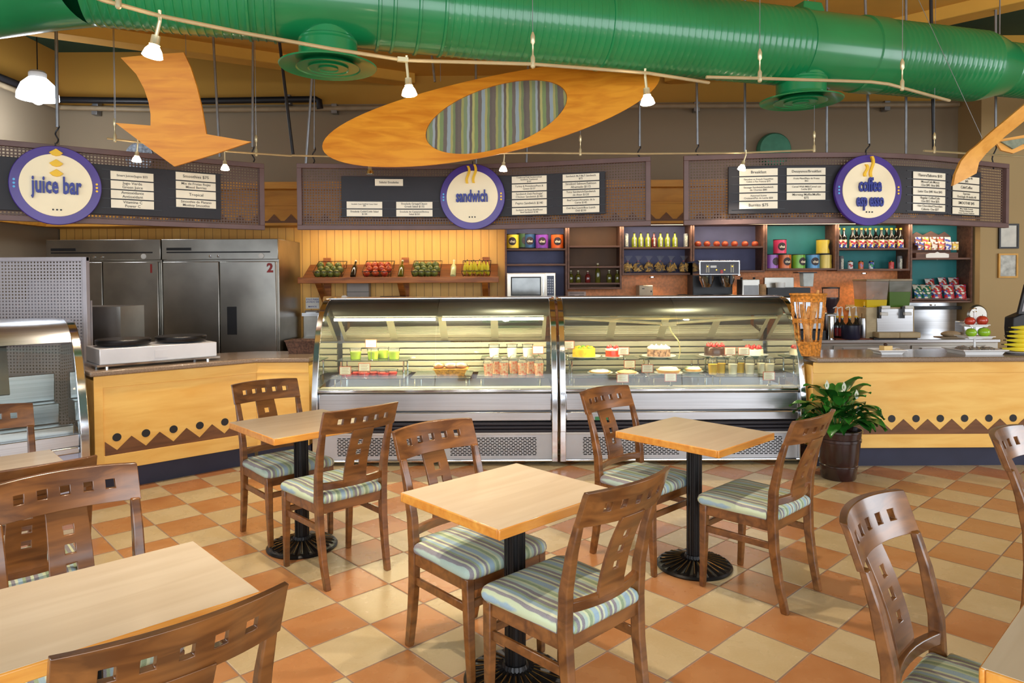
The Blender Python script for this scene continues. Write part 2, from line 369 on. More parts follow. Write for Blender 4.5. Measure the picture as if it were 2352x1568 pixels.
def two_tone(name, low, high, zc, top=None):
    m = bpy.data.materials.new(name); m.use_nodes = True; t = NT(m); b = t.n['Principled BSDF']
    tc = t.new('ShaderNodeTexCoord'); sp = t.new('ShaderNodeSeparateXYZ'); t.link(tc.outputs['Object'], sp.inputs[0])
    nz = t.new('ShaderNodeTexNoise'); nz.inputs['Scale'].default_value = 1.5; nz.inputs['Detail'].default_value = 5; t.link(tc.outputs['Object'], nz.inputs['Vector'])
    h = t.math('GREATER_THAN', sp.outputs[2], zc)
    c = t.mix(h, s2l(low), s2l(high)); t.link(t.mix(t.math('MULTIPLY', nz.outputs[0], 0.16), c, s2l((110, 92, 70))), b.inputs['Base Color'])
    b.inputs['Roughness'].default_value = 0.85
    n2 = t.new('ShaderNodeTexNoise'); n2.inputs['Scale'].default_value = 120; t.link(tc.outputs['Object'], n2.inputs['Vector'])
    bp = t.new('ShaderNodeBump'); bp.inputs['Strength'].default_value = 0.15; bp.inputs['Distance'].default_value = 0.002
    t.link(n2.outputs[0], bp.inputs['Height']); t.link(bp.outputs[0], b.inputs['Normal'])
    return m
wall_paint = two_tone('taupe_and_gold_wall_paint', (150, 134, 110), (190, 140, 52), 3.83)
tan_paint = two_tone('tan_wall_paint', (188, 160, 112), (214, 160, 60), 4.1)
gold_paint = M('gold_soffit_paint', (214, 160, 62), 0.85, 0, 0.04, 2)
dark_green = M('dark_green_ceiling_paint', (34, 66, 48), 0.8, 0, 0.08, 2)
ZC = 4.5
struct(MB().b2(-6.0, 5.66, 8.9, 9.1, 0, ZC).build('wall_back', wall_paint))
struct(MB().b2(5.66, 9.6, 8.46, 9.1, 0, ZC).build('wall_back', tan_paint))
struct(MB().plate([-3.2, -1.4, 2.6, 8.9], [0, 0.9, 3.6, ZC], lambda x, z, t: (-5.72-t, x, z), 0.15, [(-1.4, 2.6, 0.9, 3.6)]).build('wall_left', wall_paint))
struct(MB().plate([-3.2, 0.2, 4.2, 8.9], [0, 0.9, 3.6, ZC], lambda x, z, t: (9.5+t, x, z), 0.15, [(0.2, 4.2, 0.9, 3.6)]).build('wall_right', tan_paint))  # unseen wall; its opening belongs to the added right window
wx = [-5.87, -4.2, -1.2, -0.9, 2.1, 2.4, 5.4, 5.7, 8.6, 9.6]
wins = [(-4.2, -1.2), (-0.9, 2.1), (2.4, 5.4), (5.7, 8.6)]
struct(MB().plate(wx, [0, 0.35, 3.7, ZC], lambda x, z, t: (x, -3.05-t, z), 0.2, [(a, b, 0.35, 3.7) for a, b in wins]).build('wall_front', tan_paint))
for n, (a, b) in enumerate(wins):
    q = MB()
    for x in (a+0.03, (a+b)/2, b-0.03): q.b2(x-0.03, x+0.03, -3.2, -3.1, 0.35, 3.7)
    for z in (0.38, 2.5, 3.67): q.b2(a, b, -3.2, -3.1, z-0.03, z+0.03)
    struct(q.build('window_%d' % (n+1), frame_brown))
q = MB()
for y in (-1.37, 0.6, 2.57): q.b2(-5.85, -5.77, y-0.03, y+0.03, 0.9, 3.6)
for z in (0.93, 2.5, 3.57): q.b2(-5.85, -5.77, -1.4, 2.6, z-0.03, z+0.03)
struct(q.build('window_5', frame_brown))
q = MB()
for y in (0.23, 2.2, 4.17): q.b2(9.55, 9.62, y-0.03, y+0.03, 0.9, 3.6)
for z in (0.93, 2.5, 3.57): q.b2(9.55, 9.62, 0.2, 4.2, z-0.03, z+0.03)
struct(q.build('window_6', frame_brown))  # unseen window frame, added along with the extra daylight on the right
struct(MB().b2(-6.0, 9.7, -3.3, 9.1, ZC, ZC+0.1).build('ceiling', dark_green))
# golden soffit that fans out from the back wall, with a lower beam along its edges
q = MB(); q.prism([(-1.25, 8.9), (-7.0+1.3, 6.42), (-5.72, 2.0), (9.4, 2.0), (2.0, 8.9)], 4.18, ZC-0.005)
struct(q.build('ceiling', gold_paint))
q = MB()
for (a, b) in (((-5.7, 6.42), (-1.25, 8.89)), ((2.0, 8.89), (8.9, 2.4))):
    a, b = Vector((*a, 0)), Vector((*b, 0)); d = (b-a).normalized(); nrm = Vector((-d.y, d.x, 0))*0.12
    q.prism([((a+nrm).x, (a+nrm).y), ((a-nrm).x, (a-nrm).y), ((b-nrm).x, (b-nrm).y), ((b+nrm).x, (b+nrm).y)], 4.06, 4.2)
struct(q.build('trim_1', gold_paint, bev=0.01))

def plank_mat(name, c1, c2, pitch):
    m = bpy.data.materials.new(name); m.use_nodes = True; t = NT(m); b = t.n['Principled BSDF']
    tc = t.new('ShaderNodeTexCoord'); sp = t.new('ShaderNodeSeparateXYZ'); t.link(tc.outputs['Object'], sp.inputs[0])
    u = t.math('DIVIDE', t.math('ADD', sp.outputs[0], 50), pitch)
    mp = t.new('ShaderNodeMapping'); mp.inputs['Scale'].default_value = (14, 1, 1.2); t.link(tc.outputs['Object'], mp.inputs['Vector'])
    nz = t.new('ShaderNodeTexNoise'); nz.inputs['Scale'].default_value = 2.2; nz.inputs['Detail'].default_value = 6; t.link(mp.outputs[0], nz.inputs['Vector'])
    wn = t.new('ShaderNodeTexWhiteNoise'); wn.noise_dimensions = '1D'; t.link(t.math('FLOOR', u), wn.inputs['W'])
    f = t.math('ADD', t.math('MULTIPLY', nz.outputs[0], 0.7), t.math('MULTIPLY', wn.outputs['Value'], 0.3))
    c = t.mix(f, s2l(c2), s2l(c1))
    e = t.math('ABSOLUTE', t.math('SUBTRACT', t.math('FRACT', u), 0.5)); g = t.math('GREATER_THAN', e, 0.478)
    t.link(t.mix(g, c, s2l((110, 66, 24))), b.inputs['Base Color']); b.inputs['Roughness'].default_value = 0.5
    bp = t.new('ShaderNodeBump'); bp.inputs['Strength'].default_value = 0.6; bp.inputs['Distance'].default_value = 0.006
    t.link(t.math('SUBTRACT', 1.0, g), bp.inputs['Height']); t.link(bp.outputs[0], b.inputs['Normal'])
    return m
struct(MB().b2(-5.7, -0.09, 8.84, 8.9, 0, 2.3).build('wall_panelling', plank_mat('yellow_board_panelling', (240, 190, 100), (222, 160, 72), 0.1025)))
struct(MB().b2(-0.09, 5.62, 8.84, 8.9, 0, 2.3).build('wall_backsplash', M('salmon_backsplash', (226, 142, 84), 0.5, 0, 0.10, 30, bump=0.2)))
# valance over the back units, with walnut triangles
q = MB(); q.b2(-5.7, 5.6, 8.5, 8.9, 2.27, 2.70); q.b2(-5.7, 5.6, 8.36, 8.9, 2.70, 2.78)
q.b2(-5.7, 5.6, 8.46, 8.5, 2.51, 2.53); q.b2(-5.7, 5.6, 8.47, 8.5, 2.27, 2.51); q.b2(-5.7, 5.6, 8.455, 8.47, 2.27, 2.30)
q.mat(1)
x = -5.65
while x < 5.4:
    q.prism([(x, 2.30), (x+0.206, 2.30), (x+0.103, 2.405)], 8.462, 8.472, lambda a, b, z: (a, z, b)); x += 0.206
q.b2(-5.7, 5.6, 8.463, 8.472, 2.30, 2.325)
struct(q.build('trim_2', [wood('gold_valance_wood', (214, 152, 56), (188, 126, 40), 0.5, 2, (1, 6, 6)), dark_inlay]))
q = MB().b2(-5.72, -5.62, 5.2, 8.5, 2.27, 2.33); struct(q.build('trim_3', MATS['gold_valance_wood']))

# ------------------------------------------------------------------ pipes on the wall
def pipe(label, pts, r, mat, clamps=(), cm=None):
    t = thing('wall_pipe', label, 'pipe', (0, 0, 0)); MB().tube(pts, r, 12).build('pipe_run', mat, t)
    for c in clamps:
        MB().box((c[0], c[1]+0.03, c[2]), (0.07, 0.1, 0.12)).build('pipe_clamp', cm or pole_metal, t, bev=0.004)
    return t
beige_pipe = M('taupe_painted_pipe', (158, 140, 112), 0.5, 0, 0.06, 8)
p1 = [(-5.62, 5.0, at(10, 246, 8.8).z), (-5.62, 8.74, 3.77), (-4.2, 8.8, 3.74), (-1.2, 8.8, 3.76), (5.6, 8.8, 3.76)]
pipe('long taupe pipe running the width of the back wall below the gold paint', p1, 0.032, beige_pipe, [(at(x, 250, 8.8).x, 8.8, 3.75) for x in (218, 768, 1335, 1600, 2037)])
p2 = [(-5.6, 5.0, 3.84), (-5.6, 8.68, 3.85), (-4.2, 8.76, 3.84), (at(725, 240, 8.76).x, 8.76, 3.86), (at(733, 240, 8.76).x, 8.76, 3.84), (at(735, 240, 8.76).x, 8.76, 3.74)]
pipe('thick black pipe on brackets above the pale pipe, ending in a bend at upper left', p2, 0.04, black, [(at(218, 245, 8.76).x, 8.78, 3.84), (at(660, 240, 8.76).x, 8.78, 3.86)])
# round things on the wall above the boards
p = at(1775, 345, 8.88)
t = thing('wall_speaker', 'round green speaker cover on the taupe wall behind the coffee board', 'speaker', p)
MB().lathe([(0.21, 0), (0.21, -0.06), (0.19, -0.09), (0.0, -0.095)], 32, axis='Y').build('speaker_cover', M('teal_green_cover', (70, 140, 112), 0.6, 0, 0.06, 10), t)
p = at(322, 360, 8.6)
t = thing('wall_disc', 'round silver foil disc high on the wall behind the orange arrow', 'disc', p)
MB().lathe([(0.17, 0), (0.17, -0.03), (0.0, -0.035)], 28, axis='Y').build('foil_disc', M('crinkled_foil', (120, 126, 134), 0.6, 0.3, 0.3, 30, bump=0.4), t)
MB().tube([(0, 0, 0), (0, 0.3, 0)], 0.02).build('wall_bracket', pole_metal, t)

# ------------------------------------------------------------------ green air duct
A0 = Vector((-1.19, 4.55, 3.41)); DD = Vector((3.46, 0.95, -0.02)).normalized()
def dpt(x):  # point on the axis at world x
    return A0+DD*((x-A0.x)/DD.x)
RD = 0.285
def ring_seg(q, a, b, prof, n=40):
    """prof: list of (t 0..1, r)"""
    d = (b-a).normalized(); u = Vector((0, 0, 1)).cross(d).normalized(); v = d.cross(u); vs = []; fs = []
    for tt, r in prof:
        c = a.lerp(b, tt)
        for k in range(n):
            an = 2*PI*k/n; vs.append(c+u*math.cos(an)*r+v*math.sin(an)*r)
    for i in range(len(prof)-1):
        for k in range(n):
            k2 = (k+1) % n; fs.append((i*n+k, (i+1)*n+k, (i+1)*n+k2, i*n+k2))
    q.add(vs, fs)
def ribbed(L, r, pitch=0.05, h=0.005):
    n = int(L/pitch); out = []
    for k in range(n):
        s0 = k/n; out += [(s0, r), (s0+0.72/n, r), (s0+0.82/n, r+h), (s0+0.92/n, r+h)]
    return out+[(1, r)]
duct = thing('air_duct', 'huge glossy green round air duct crossing under the ceiling', 'air duct')
def xat(px):  # world x where the axis crosses image column px
    k = (px-1176)/F_PX; y0 = A0.y-DD.y/DD.x*A0.x; return k*y0/(1-k*DD.y/DD.x)
xs_ = {n: xat(n) for n in (215, 640, 880, 960, 1016, 1380, 1820, 1962, 2010, 2235, 2292)}
def sect(a, b, kind):
    p, r = dpt(xs_[a]), dpt(xs_[b]); L = (r-p).length; q = MB()
    ring_seg(q, p, r, ribbed(L, RD) if kind else [(0, RD), (1, RD)]); q.build('duct_section', green_duct, duct, ang=50)
sect(215, 640, 1); sect(640, 880, 0); sect(880, 960, 0); sect(960, 1016, 0); sect(1016, 1380, 1); sect(1380, 1820, 1); sect(1820, 1962, 0); sect(2010, 2235, 1)
q = MB(); ring_seg(q, dpt(xs_[1962]), dpt(xs_[2010]), [(0, RD), (0.05, RD+0.012), (0.95, RD+0.012), (1, RD)]); q.build('duct_collar', green_duct, duct)
for n in (583, 640, 872, 905, 960, 1016, 1380, 1820):
    q = MB(); a = dpt(xat(n)); ring_seg(q, a-DD*0.012, a+DD*0.012, [(0, RD), (0.2, RD+0.012), (0.8, RD+0.012), (1, RD)]); q.build('seam_ring', green_duct, duct)
q = MB(); e0 = dpt(xs_[2235]); e1 = dpt(xs_[2292]); ring_seg(q, e0, e1, [(0, RD), (0.25, RD*0.97), (0.9, 0.225), (1, 0.22)]); q.build('duct_reducer', green_duct, duct)
q = MB(); e2 = dpt(7.5); ring_seg(q, e1, e2, ribbed((e2-e1).length, 0.22)); q.build('duct_section', green_duct, duct, ang=50)
# elbow turning back towards the left wall
q = MB(); s = dpt(xs_[215]); s1 = s+Vector((-0.35, 0.08, 0.0)); s2 = Vector((-5.7, 5.15, 3.43))
def joined(pts, r):
    vs = []; fs = []; n = 40
    for i, c in enumerate(pts):
        d = ((pts[min(i+1, len(pts)-1)]-pts[max(i-1, 0)])).normalized(); u = Vector((0, 0, 1)).cross(d).normalized(); v = d.cross(u)
        for k in range(n):
            an = 2*PI*k/n; vs.append(c+u*math.cos(an)*r+v*math.sin(an)*r)
    for i in range(len(pts)-1):
        for k in range(n): fs.append((i*n+k, (i+1)*n+k, (i+1)*n+(k+1) % n, i*n+(k+1) % n))
    return vs, fs
q.add(*joined([s, s1, s2], RD)); q.build('duct_elbow', green_duct, duct, ang=20)
def diffuser(px, rim_z, k):
    c = dpt(xat(px)); q = MB(); r0 = 0.185*k; zc = c.z
    q.lathe([(r0, rim_z+0.05-zc), (r0, rim_z+0.14-zc), (r0+0.008, rim_z+0.15-zc), (r0+0.008, rim_z+0.16-zc), (r0, rim_z+0.17-zc), (r0, -0.12)], 36)
    q.build('diffuser_neck', green_duct, duct, loc=c)
    z = rim_z-zc
    q = MB(); q.lathe([(0.18*k, z+0.06), (0.19*k, z+0.035), (0.31*k, z), (0.305*k, z-0.008), (0.18*k, z+0.022)], 40)
    d = q.build('diffuser', green_duct, duct, loc=c)
    for rr, zz in ((0.20, -0.015), (0.125, -0.02), (0.06, -0.022)):
        q = MB(); q.lathe([(rr*k, z+zz+0.006), (rr*k+0.004, z+zz), (rr*k*0.7, z+zz+0.045), (rr*k*0.7-0.004, z+zz+0.045)], 36); q.build('diffuser_ring', green_duct, d)
    q = MB(); q.lathe([(0.175*k, z+0.05), (0.0, z+0.055)], 30); q.build('diffuser_throat', black, d)
diffuser(760, 2.985, 1.0); diffuser(1838, 2.985, 1.0)
MB().box(dpt(xat(1853))+Vector((0, 0, RD+0.02)), (0.16, 0.12, 0.09), math.atan2(DD.y, DD.x), taper=1.3).build('hanger_bracket', green_duct, duct, bev=0.006)
for px in (225, 583, 1853, 2290):
    a = dpt(xat(px)); MB().tube([a+Vector((0, 0, RD)), (a.x, a.y, 4.2)], 0.006, 6).build('hanger_wire', pole_metal, duct)

# ------------------------------------------------------------------ track lights
halogen = M('lit_halogen_bulb', (255, 240, 220), 0.3, emit=(255, 226, 190), es=28)
def track(label, pts, z=2.62):
    P = [atz(a, b, z) for a, b in pts]; t = thing('lighting_track', label, 'track', (0, 0, 0))
    vs = []; q = MB()
    q.tube(P, 0.011, 6, flat=0.7); q.build('track_rail', pale_metal, t); return t, P
def hanger(t, px, py, z=2.62):
    p = atz(px, py, z); MB().lathe([(0.006, -0.02), (0.011, -0.015), (0.011, 0.03), (0.004, 0.045), (0.004, 0.09), (0.011, 0.1), (0.011, 0.13), (0.004, 0.15)], 10, p).build('track_hanger', pale_metal, t)
    MB().tube([p+Vector((0, 0, 0.14)), (p.x, p.y, 4.18)], 0.0018, 5).build('hanger_cable', pole_metal, t)
def spot(label, px, py, bx, by, z=2.62, pw=60, k=1.0, lit=True, target=None, drop=None, blend=0.7, size=100):
    p = atz(px, py, z); b = at(bx, by, p.y); d = (b-p).normalized(); L = (b-p).length
    t = thing('spot_lamp', label, 'lamp', p)
    MB().tube([(0, 0, 0.02), (0, 0, -0.02), d*(L*0.62)], 0.006*k).build('lamp_stem', pale_metal, t)
    R = d.to_track_quat('-Z', 'Y').to_matrix()
    q = MB(); q.lathe([(0.008*k, 0), (0.014*k, -0.002), (0.015*k, -0.028*k), (0.018*k, -0.032*k)], 14); q.v = [R @ v+d*(L*0.55) for v in q.v]; q.build('lamp_socket', pale_metal, t)
    q = MB(); q.lathe([(0.012*k, -0.03*k), (0.026*k, -0.05*k), (0.033*k, -0.072*k), (0.027*k, -0.076*k), (0.0, -0.078*k)], 18); q.v = [R @ v+d*(L*0.55) for v in q.v]
    q.build('halogen_bulb', halogen if lit else chrome, t)
    if lit:
        l = bpy.data.lights.new('halogen_light', 'SPOT'); l.energy = pw; l.color = (1.0, 0.85, 0.66); l.spot_size = math.radians(size); l.spot_blend = blend; l.shadow_soft_size = 0.03
        o = bpy.data.objects.new('halogen_light', l); C.objects.link(o); o.parent = t; o.location = d*(L*0.55+0.1*k)
        dr = (Vector(target)-(p+d*L)).normalized() if target else Vector((0, 0, -1)); o.rotation_euler = dr.to_track_quat('-Z', 'Y').to_euler()
    return t
t, _ = track('long cream track rail sagging under the duct, from top left to centre', [(200, -14), (235, 0), (365, 36), (560, 76), (760, 112), (920, 137), (940, 139), (1220, 147), (1490, 168), (1628, 190)])
hanger(t, 272, 8); hanger(t, 1224, 147); MB().box(atz(925, 137, 2.62), (0.05, 0.02, 0.02), 0.3).build('rail_joint', pale_metal, t)
t, _ = track('shorter cream track rail under the right half of the duct', [(1622, 177), (1745, 180), (2000, 188), (2040, 193), (2180, 231)]); hanger(t, 1745, 180); hanger(t, 2072, 200)
t, _ = track('thin back track rail running behind the orange arrow', [(245, 318), (330, 328), (500, 346), (580, 352), (670, 358)]); hanger(t, 264, 320); hanger(t, 589, 353)
t, _ = track('thin back track rail between the arrow and the coffee board', [(670, 357), (760, 359), (1210, 351), (1480, 353), (1700, 351), (1873, 344)]); hanger(t, 1333, 352); hanger(t, 1870, 344)
t, _ = track('short cream rail end at far right near the bent wood sculpture', [(2122, 346), (2230, 353), (2400, 362)]); hanger(t, 2146, 347)
spot('lit halogen track lamp above the orange arrow, largest bulb at upper left', 367, 36, 352, 118, pw=95, k=1.15)
spot('lit halogen track lamp at the left end of the orange oval', 934, 138, 940, 212, pw=80, k=1.1)
spot('lit halogen track lamp at the right tip of the orange oval', 1482, 167, 1487, 230, pw=75, k=1.1)
spot('small lit halogen lamp left of the arrow head in front of the juice board', 316, 326, 314, 366, pw=60, k=1.0)
spot('small lit halogen lamp right of the arrow head in front of the juice board', 516, 347, 517, 386, pw=60, k=1.0)
spot('small unlit silver lamp below the lower edge of the orange oval', 849, 358, 850, 396, lit=False)
spot('small lit halogen lamp with star glare beside the sandwich sign', 1158, 352, 1156, 388, pw=40)
spot('small tilted lit halogen lamp at the left of the coffee board', 1713, 350, 1704, 386, pw=45)
# dome pendant
p = at(87, 215, 7.6)
t = thing('dome_pendant', 'glowing white glass dome pendant lamp at far upper left', 'lamp', p)
MB().lathe([(0.0, 0.17), (0.09, 0.165), (0.155, 0.10), (0.195, 0.0), (0.2, -0.06), (0.185, -0.06), (0.18, 0.0), (0.14, 0.09), (0.0, 0.15)], 32).build('dome_shade', M('lit_dome_glass', (250, 252, 255), 0.3, emit=(226, 238, 255), es=7), t)
MB().lathe([(0.085, 0.165), (0.085, 0.22), (0.07, 0.24), (0.0, 0.24)], 20).build('lamp_cap', white, t)
MB().sphere((0, 0, -0.06), 0.06).build('lamp_bulb', M('lit_white_bulb', (255, 255, 255), 0.3, emit=(235, 243, 255), es=20), t)
MB().tube([(0, 0, 0.24), (0, 0, ZC-p.z)], 0.006, 6).build('pendant_cord', black, t)
l = bpy.data.lights.new('pendant_light', 'POINT'); l.energy = 32; l.color = (0.86, 0.92, 1); l.shadow_soft_size = 0.2
o = bpy.data.objects.new('pendant_light', l); C.objects.link(o); o.location = (0, 0, -0.25); o.parent = t
# ------------------------------------------------------------------ hanging plywood shapes
YA = 4.95
arrow = [(280, 134), (350, 127), (424, 122), (440, 155), (454, 200), (464, 250), (470, 306), (572, 323), (480, 352), (388, 378), (325, 330), (262, 281), (343, 287), (345, 262), (342, 235), (333, 205), (316, 172)]
c = at(400, 250, YA); t = thing('hanging_arrow', 'bent orange plywood arrow pointing down at the juice bar board', 'arrow', c)
def bow(a, b, z): return (a, z+0.10*b*b*2-0.12*b, b)
q = MB(); q.prism([((at(x, y, YA)-c).x, (at(x, y, YA)-c).z) for x, y in arrow], 0, 0.018, bow); q.build('arrow_panel', orange_ply, t, ang=30)
for x, y in ((262, 281), (424, 122)):
    a = at(x, y, YA)-c; MB().tube([(a.x, 0.02, a.z-0.01), (a.x, 0.02, 4.18-c.z)], 0.0018, 5).build('hanging_wire', pole_metal, t)
YO = 5.55
c = at(1133, 264, YO); k = YO/F_PX
t = thing('hanging_oval', 'large tilted orange plywood oval with striped fabric centre', 'ceiling panel', c)
def ell(hw, hh, rho, cx, cy, n=72):
    ph = math.asin(rho); return [((cx+hw*math.cos(2*PI*j/n))*k, (cy+hh*math.sin(2*PI*j/n+ph))*k) for j in range(n)]
def bo(a, b, z): return (a, z-0.14*(a/1.3)**2+0.22*b, b)
o_ = ell(376, 124, 0.64, 0, 0); i_ = ell(161, 88, 0.49, 8, -4)
q = MB(); n = 72; vs = []
for z in (0, 0.02):
    for po in (o_, i_): vs += [Vector(bo(a, b, z)) for a, b in po]
fs = []
for j in range(n):
    j2 = (j+1) % n
    fs += [(j, j2, n+j2, n+j), (2*n+j2, 2*n+j, 3*n+j, 3*n+j2), (j2, j, 2*n+j, 2*n+j2), (n+j, n+j2, 3*n+j2, 3*n+j)]
# subdivide rings so that the bow is smooth
q.add(vs, fs); q.build('oval_panel', orange_ply, t, ang=30)
q = MB(); rings = 8; vs = [Vector(bo(8*k, -4*k, 0.014))]; fs = []
for r in range(1, rings+1):
    for a, b in i_: vs.append(Vector(bo(8*k+(a-8*k)*r/rings*0.995, -4*k+(b+4*k)*r/rings*0.995, 0.014)))
for j in range(n): fs.append((0, 1+j, 1+(j+1) % n))
for r in range(rings-1):
    for j in range(n): fs.append((1+r*n+j, 1+(r+1)*n+j, 1+(r+1)*n+(j+1) % n, 1+r*n+(j+1) % n))
q.add(vs, fs); q.build('fabric_insert', panel_fabric, t)
for x, y in ((1010, 176), (1320, 148)):
    a = at(x, y+6, YO)-c; b_ = bo(a.x, a.z, 0.01); MB().tube([b_, (b_[0], b_[1], 4.18-c.z)], 0.002, 5).build('hanging_wire', pole_metal, t)
# bent wood sculpture at the right edge
YS = 5.2; c = at(2300, 330, YS)
t = thing('wood_sculpture', 'curved bent plywood hanging sculpture cut off by the right edge', 'sculpture', c)
L1 = [(2190, 426), (2195, 400), (2208, 370), (2227, 347), (2245, 333), (2275, 305), (2310, 276), (2352, 241), (2410, 194)]
L2 = [(2243, 398), (2249, 373), (2264, 354), (2275, 343), (2287, 333), (2310, 312), (2333, 294), (2362, 270), (2430, 222)]
q = MB(); vs = []; fs = []; m = len(L1)
for t_ in (0, 0.03):
    for a, b in zip(L1, L2):
        for (x, y) in (a, b): e_ = (0.10 if (x, y) == b else 0)+0.15*(x-2300)/310; v = at(x, y, YS+e_)-c; vs.append((v.x, v.y+t_, v.z))
for j in range(m-1):
    a = 2*j; o = 2*m
    fs += [(a, a+1, a+3, a+2), (o+a+2, o+a+3, o+a+1, o+a), (a+2, o+a+2, o+a, a), (a+1, o+a+1, o+a+3, a+3)]
fs += [(0, 2*m, 2*m+1, 1), (2*m-2, 2*m-1, 4*m-1, 4*m-2)]
q.add(vs, fs); q.build('curved_blade', wood('light_bent_ply', (236, 172, 78), (216, 148, 56), 0.4, 2, (1, 8, 8)), t, ang=40)
q = MB(); PL = [(2285, 322), (2352, 310), (2420, 300), (2420, 345), (2352, 342), (2328, 352), (2300, 345)]
q.prism([((at(x, y, YS+0.4)-c).x, (at(x, y, YS+0.4)-c).z) for x, y in PL], 0.4, 0.42, lambda a, b, z: (a, z, b)); q.build('plywood_wing', MATS['light_bent_ply'], t)
q = MB(); PL = [(2300, 325), (2352, 317), (2420, 307), (2420, 335), (2352, 330), (2328, 342)]
q.prism([((at(x, y, YS+0.38)-c).x, (at(x, y, YS+0.38)-c).z) for x, y in PL], 0.38, 0.4, lambda a, b, z: (a, z, b)); q.build('fabric_panel', M('grey_green_cloth', (130, 138, 118), 0.8, 0, 0.1, 30), t)
a = at(2258, 322, YS)-c; MB().tube([a, at(2110, 0, YS)-c], 0.002, 5).build('hanging_wire', pole_metal, t)

# ------------------------------------------------------------------ poles that carry the boards
def pole(label, x1, y1, x2, y2, Y, hook=None, r=0.011, mat=None, curly=True):
    b = at(x2, y2, Y); a = at(x1, y1, Y); d = (a-b).normalized(); top = b+d*((4.49-b.z)/d.z)
    if top.y > 8.8: top.y = 8.8
    t = thing('hanging_pole', label, 'pole', b)
    MB().tube([(0, 0, 0), top-b], r, 10).build('pole_shaft', mat or pole_metal, t)
    if hook:
        h = at(hook[0], hook[1], Y)-b; pts = [Vector((0, 0, 0.02))+(h-Vector((0, 0, 0.02)))*s_+Vector((0.012*math.sin(s_*9), 0.01*math.cos(s_*9), 0)) for s_ in lin(0, 1, 9)]
        MB().tube(pts, 0.006, 6).build('twisted_hook_wire', black, t)
pole('galvanised pole holding the juice bar sign', 129, 75, 132, 292, 5.45, (130, 330), r=0.012)
pole('grey pole just right of the orange arrow, in front of the pipes', 490, 90, 505, 360, 6.3)
pole('galvanised pole ending above the right end of the juice board', 581, 110, 580, 338, 6.4, (582, 372))
pole('dark slanted conduit between juice and sandwich boards', 646, 130, 673, 354, 6.6, r=0.014, mat=black)
pole('slanted galvanised pole reaching the left corner of the sandwich board', 716, 190, 703, 376, 6.4)
pole('thin rod hooked above the sandwich board, left of the oval', 722, 190, 722, 342, 6.4, (719, 376), r=0.006)
pole('pole behind the duct above the left half of the oval', 990, 110, 999, 188, 6.5)
pole('pole behind the oval above the sandwich sign', 1093, 115, 1093, 376, 6.5)
pole('short visible pole below the oval, right of the sandwich sign', 1213, 150, 1209, 378, 6.45)
pole('galvanised pole hooked to the right end of the sandwich board', 1469, 235, 1469, 336, 6.15, (1467, 368))
pole('galvanised pole hooked to the left end of the coffee board', 1600, 172, 1602, 332, 6.1, (1601, 364))
pole('plain pole in front of the green wall speaker side, left of the right diffuser', 1711, 185, 1711, 365, 6.1)
pole('plain pole directly below the right diffuser', 1899, 200, 1899, 364, 6.1)
pole('galvanised pole with twisted wire carrying the coffee sign', 1993, 215, 1996, 330, 6.0, (1988, 364))
pole('plain pole right of the coffee sign', 2081, 225, 2081, 368, 6.1)
pole('dark conduit at upper right meeting the short rail end', 2139, 40, 2145, 342, 6.1, r=0.014, mat=black)
pole('pole at far right behind the bent wood sculpture', 2287, 40, 2287, 330, 6.5, (2279, 388))
# ------------------------------------------------------------------ menu boards
def spline(pts):
    def f(s):
        n = len(pts)-1; u = max(0, min(n-1e-6, s*n)); i = int(u); t = u-i
        g = lambda k: Vector(pts[max(0, min(n, k))]) if 0 <= k <= n else (Vector(pts[0])*2-Vector(pts[1]) if k < 0 else Vector(pts[n])*2-Vector(pts[n-1]))
        a, b, c, d = g(i-1), g(i), g(i+1), g(i+2)
        return 0.5*((2*b)+(c-a)*t+(2*a-5*b+4*c-d)*t*t+(3*b-a-3*c+d)*t**3)
    L = [0]; P = [f(k/200) for k in range(201)]
    for k in range(200): L.append(L[-1]+(P[k+1]-P[k]).length)
    def at_len(s):
        s = max(0, min(L[-1], s)); lo = 0
        while lo < 199 and L[lo+1] < s: lo += 1
        tt = (s-L[lo])/(L[lo+1]-L[lo]); p = P[lo].lerp(P[lo+1], tt); d = (P[lo+1]-P[lo]).normalized()
        return p, Vector((d.x, d.y)), Vector((d.y, -d.x))     # point, tangent, outward normal (to the room)
    return at_len, L[-1], P, L
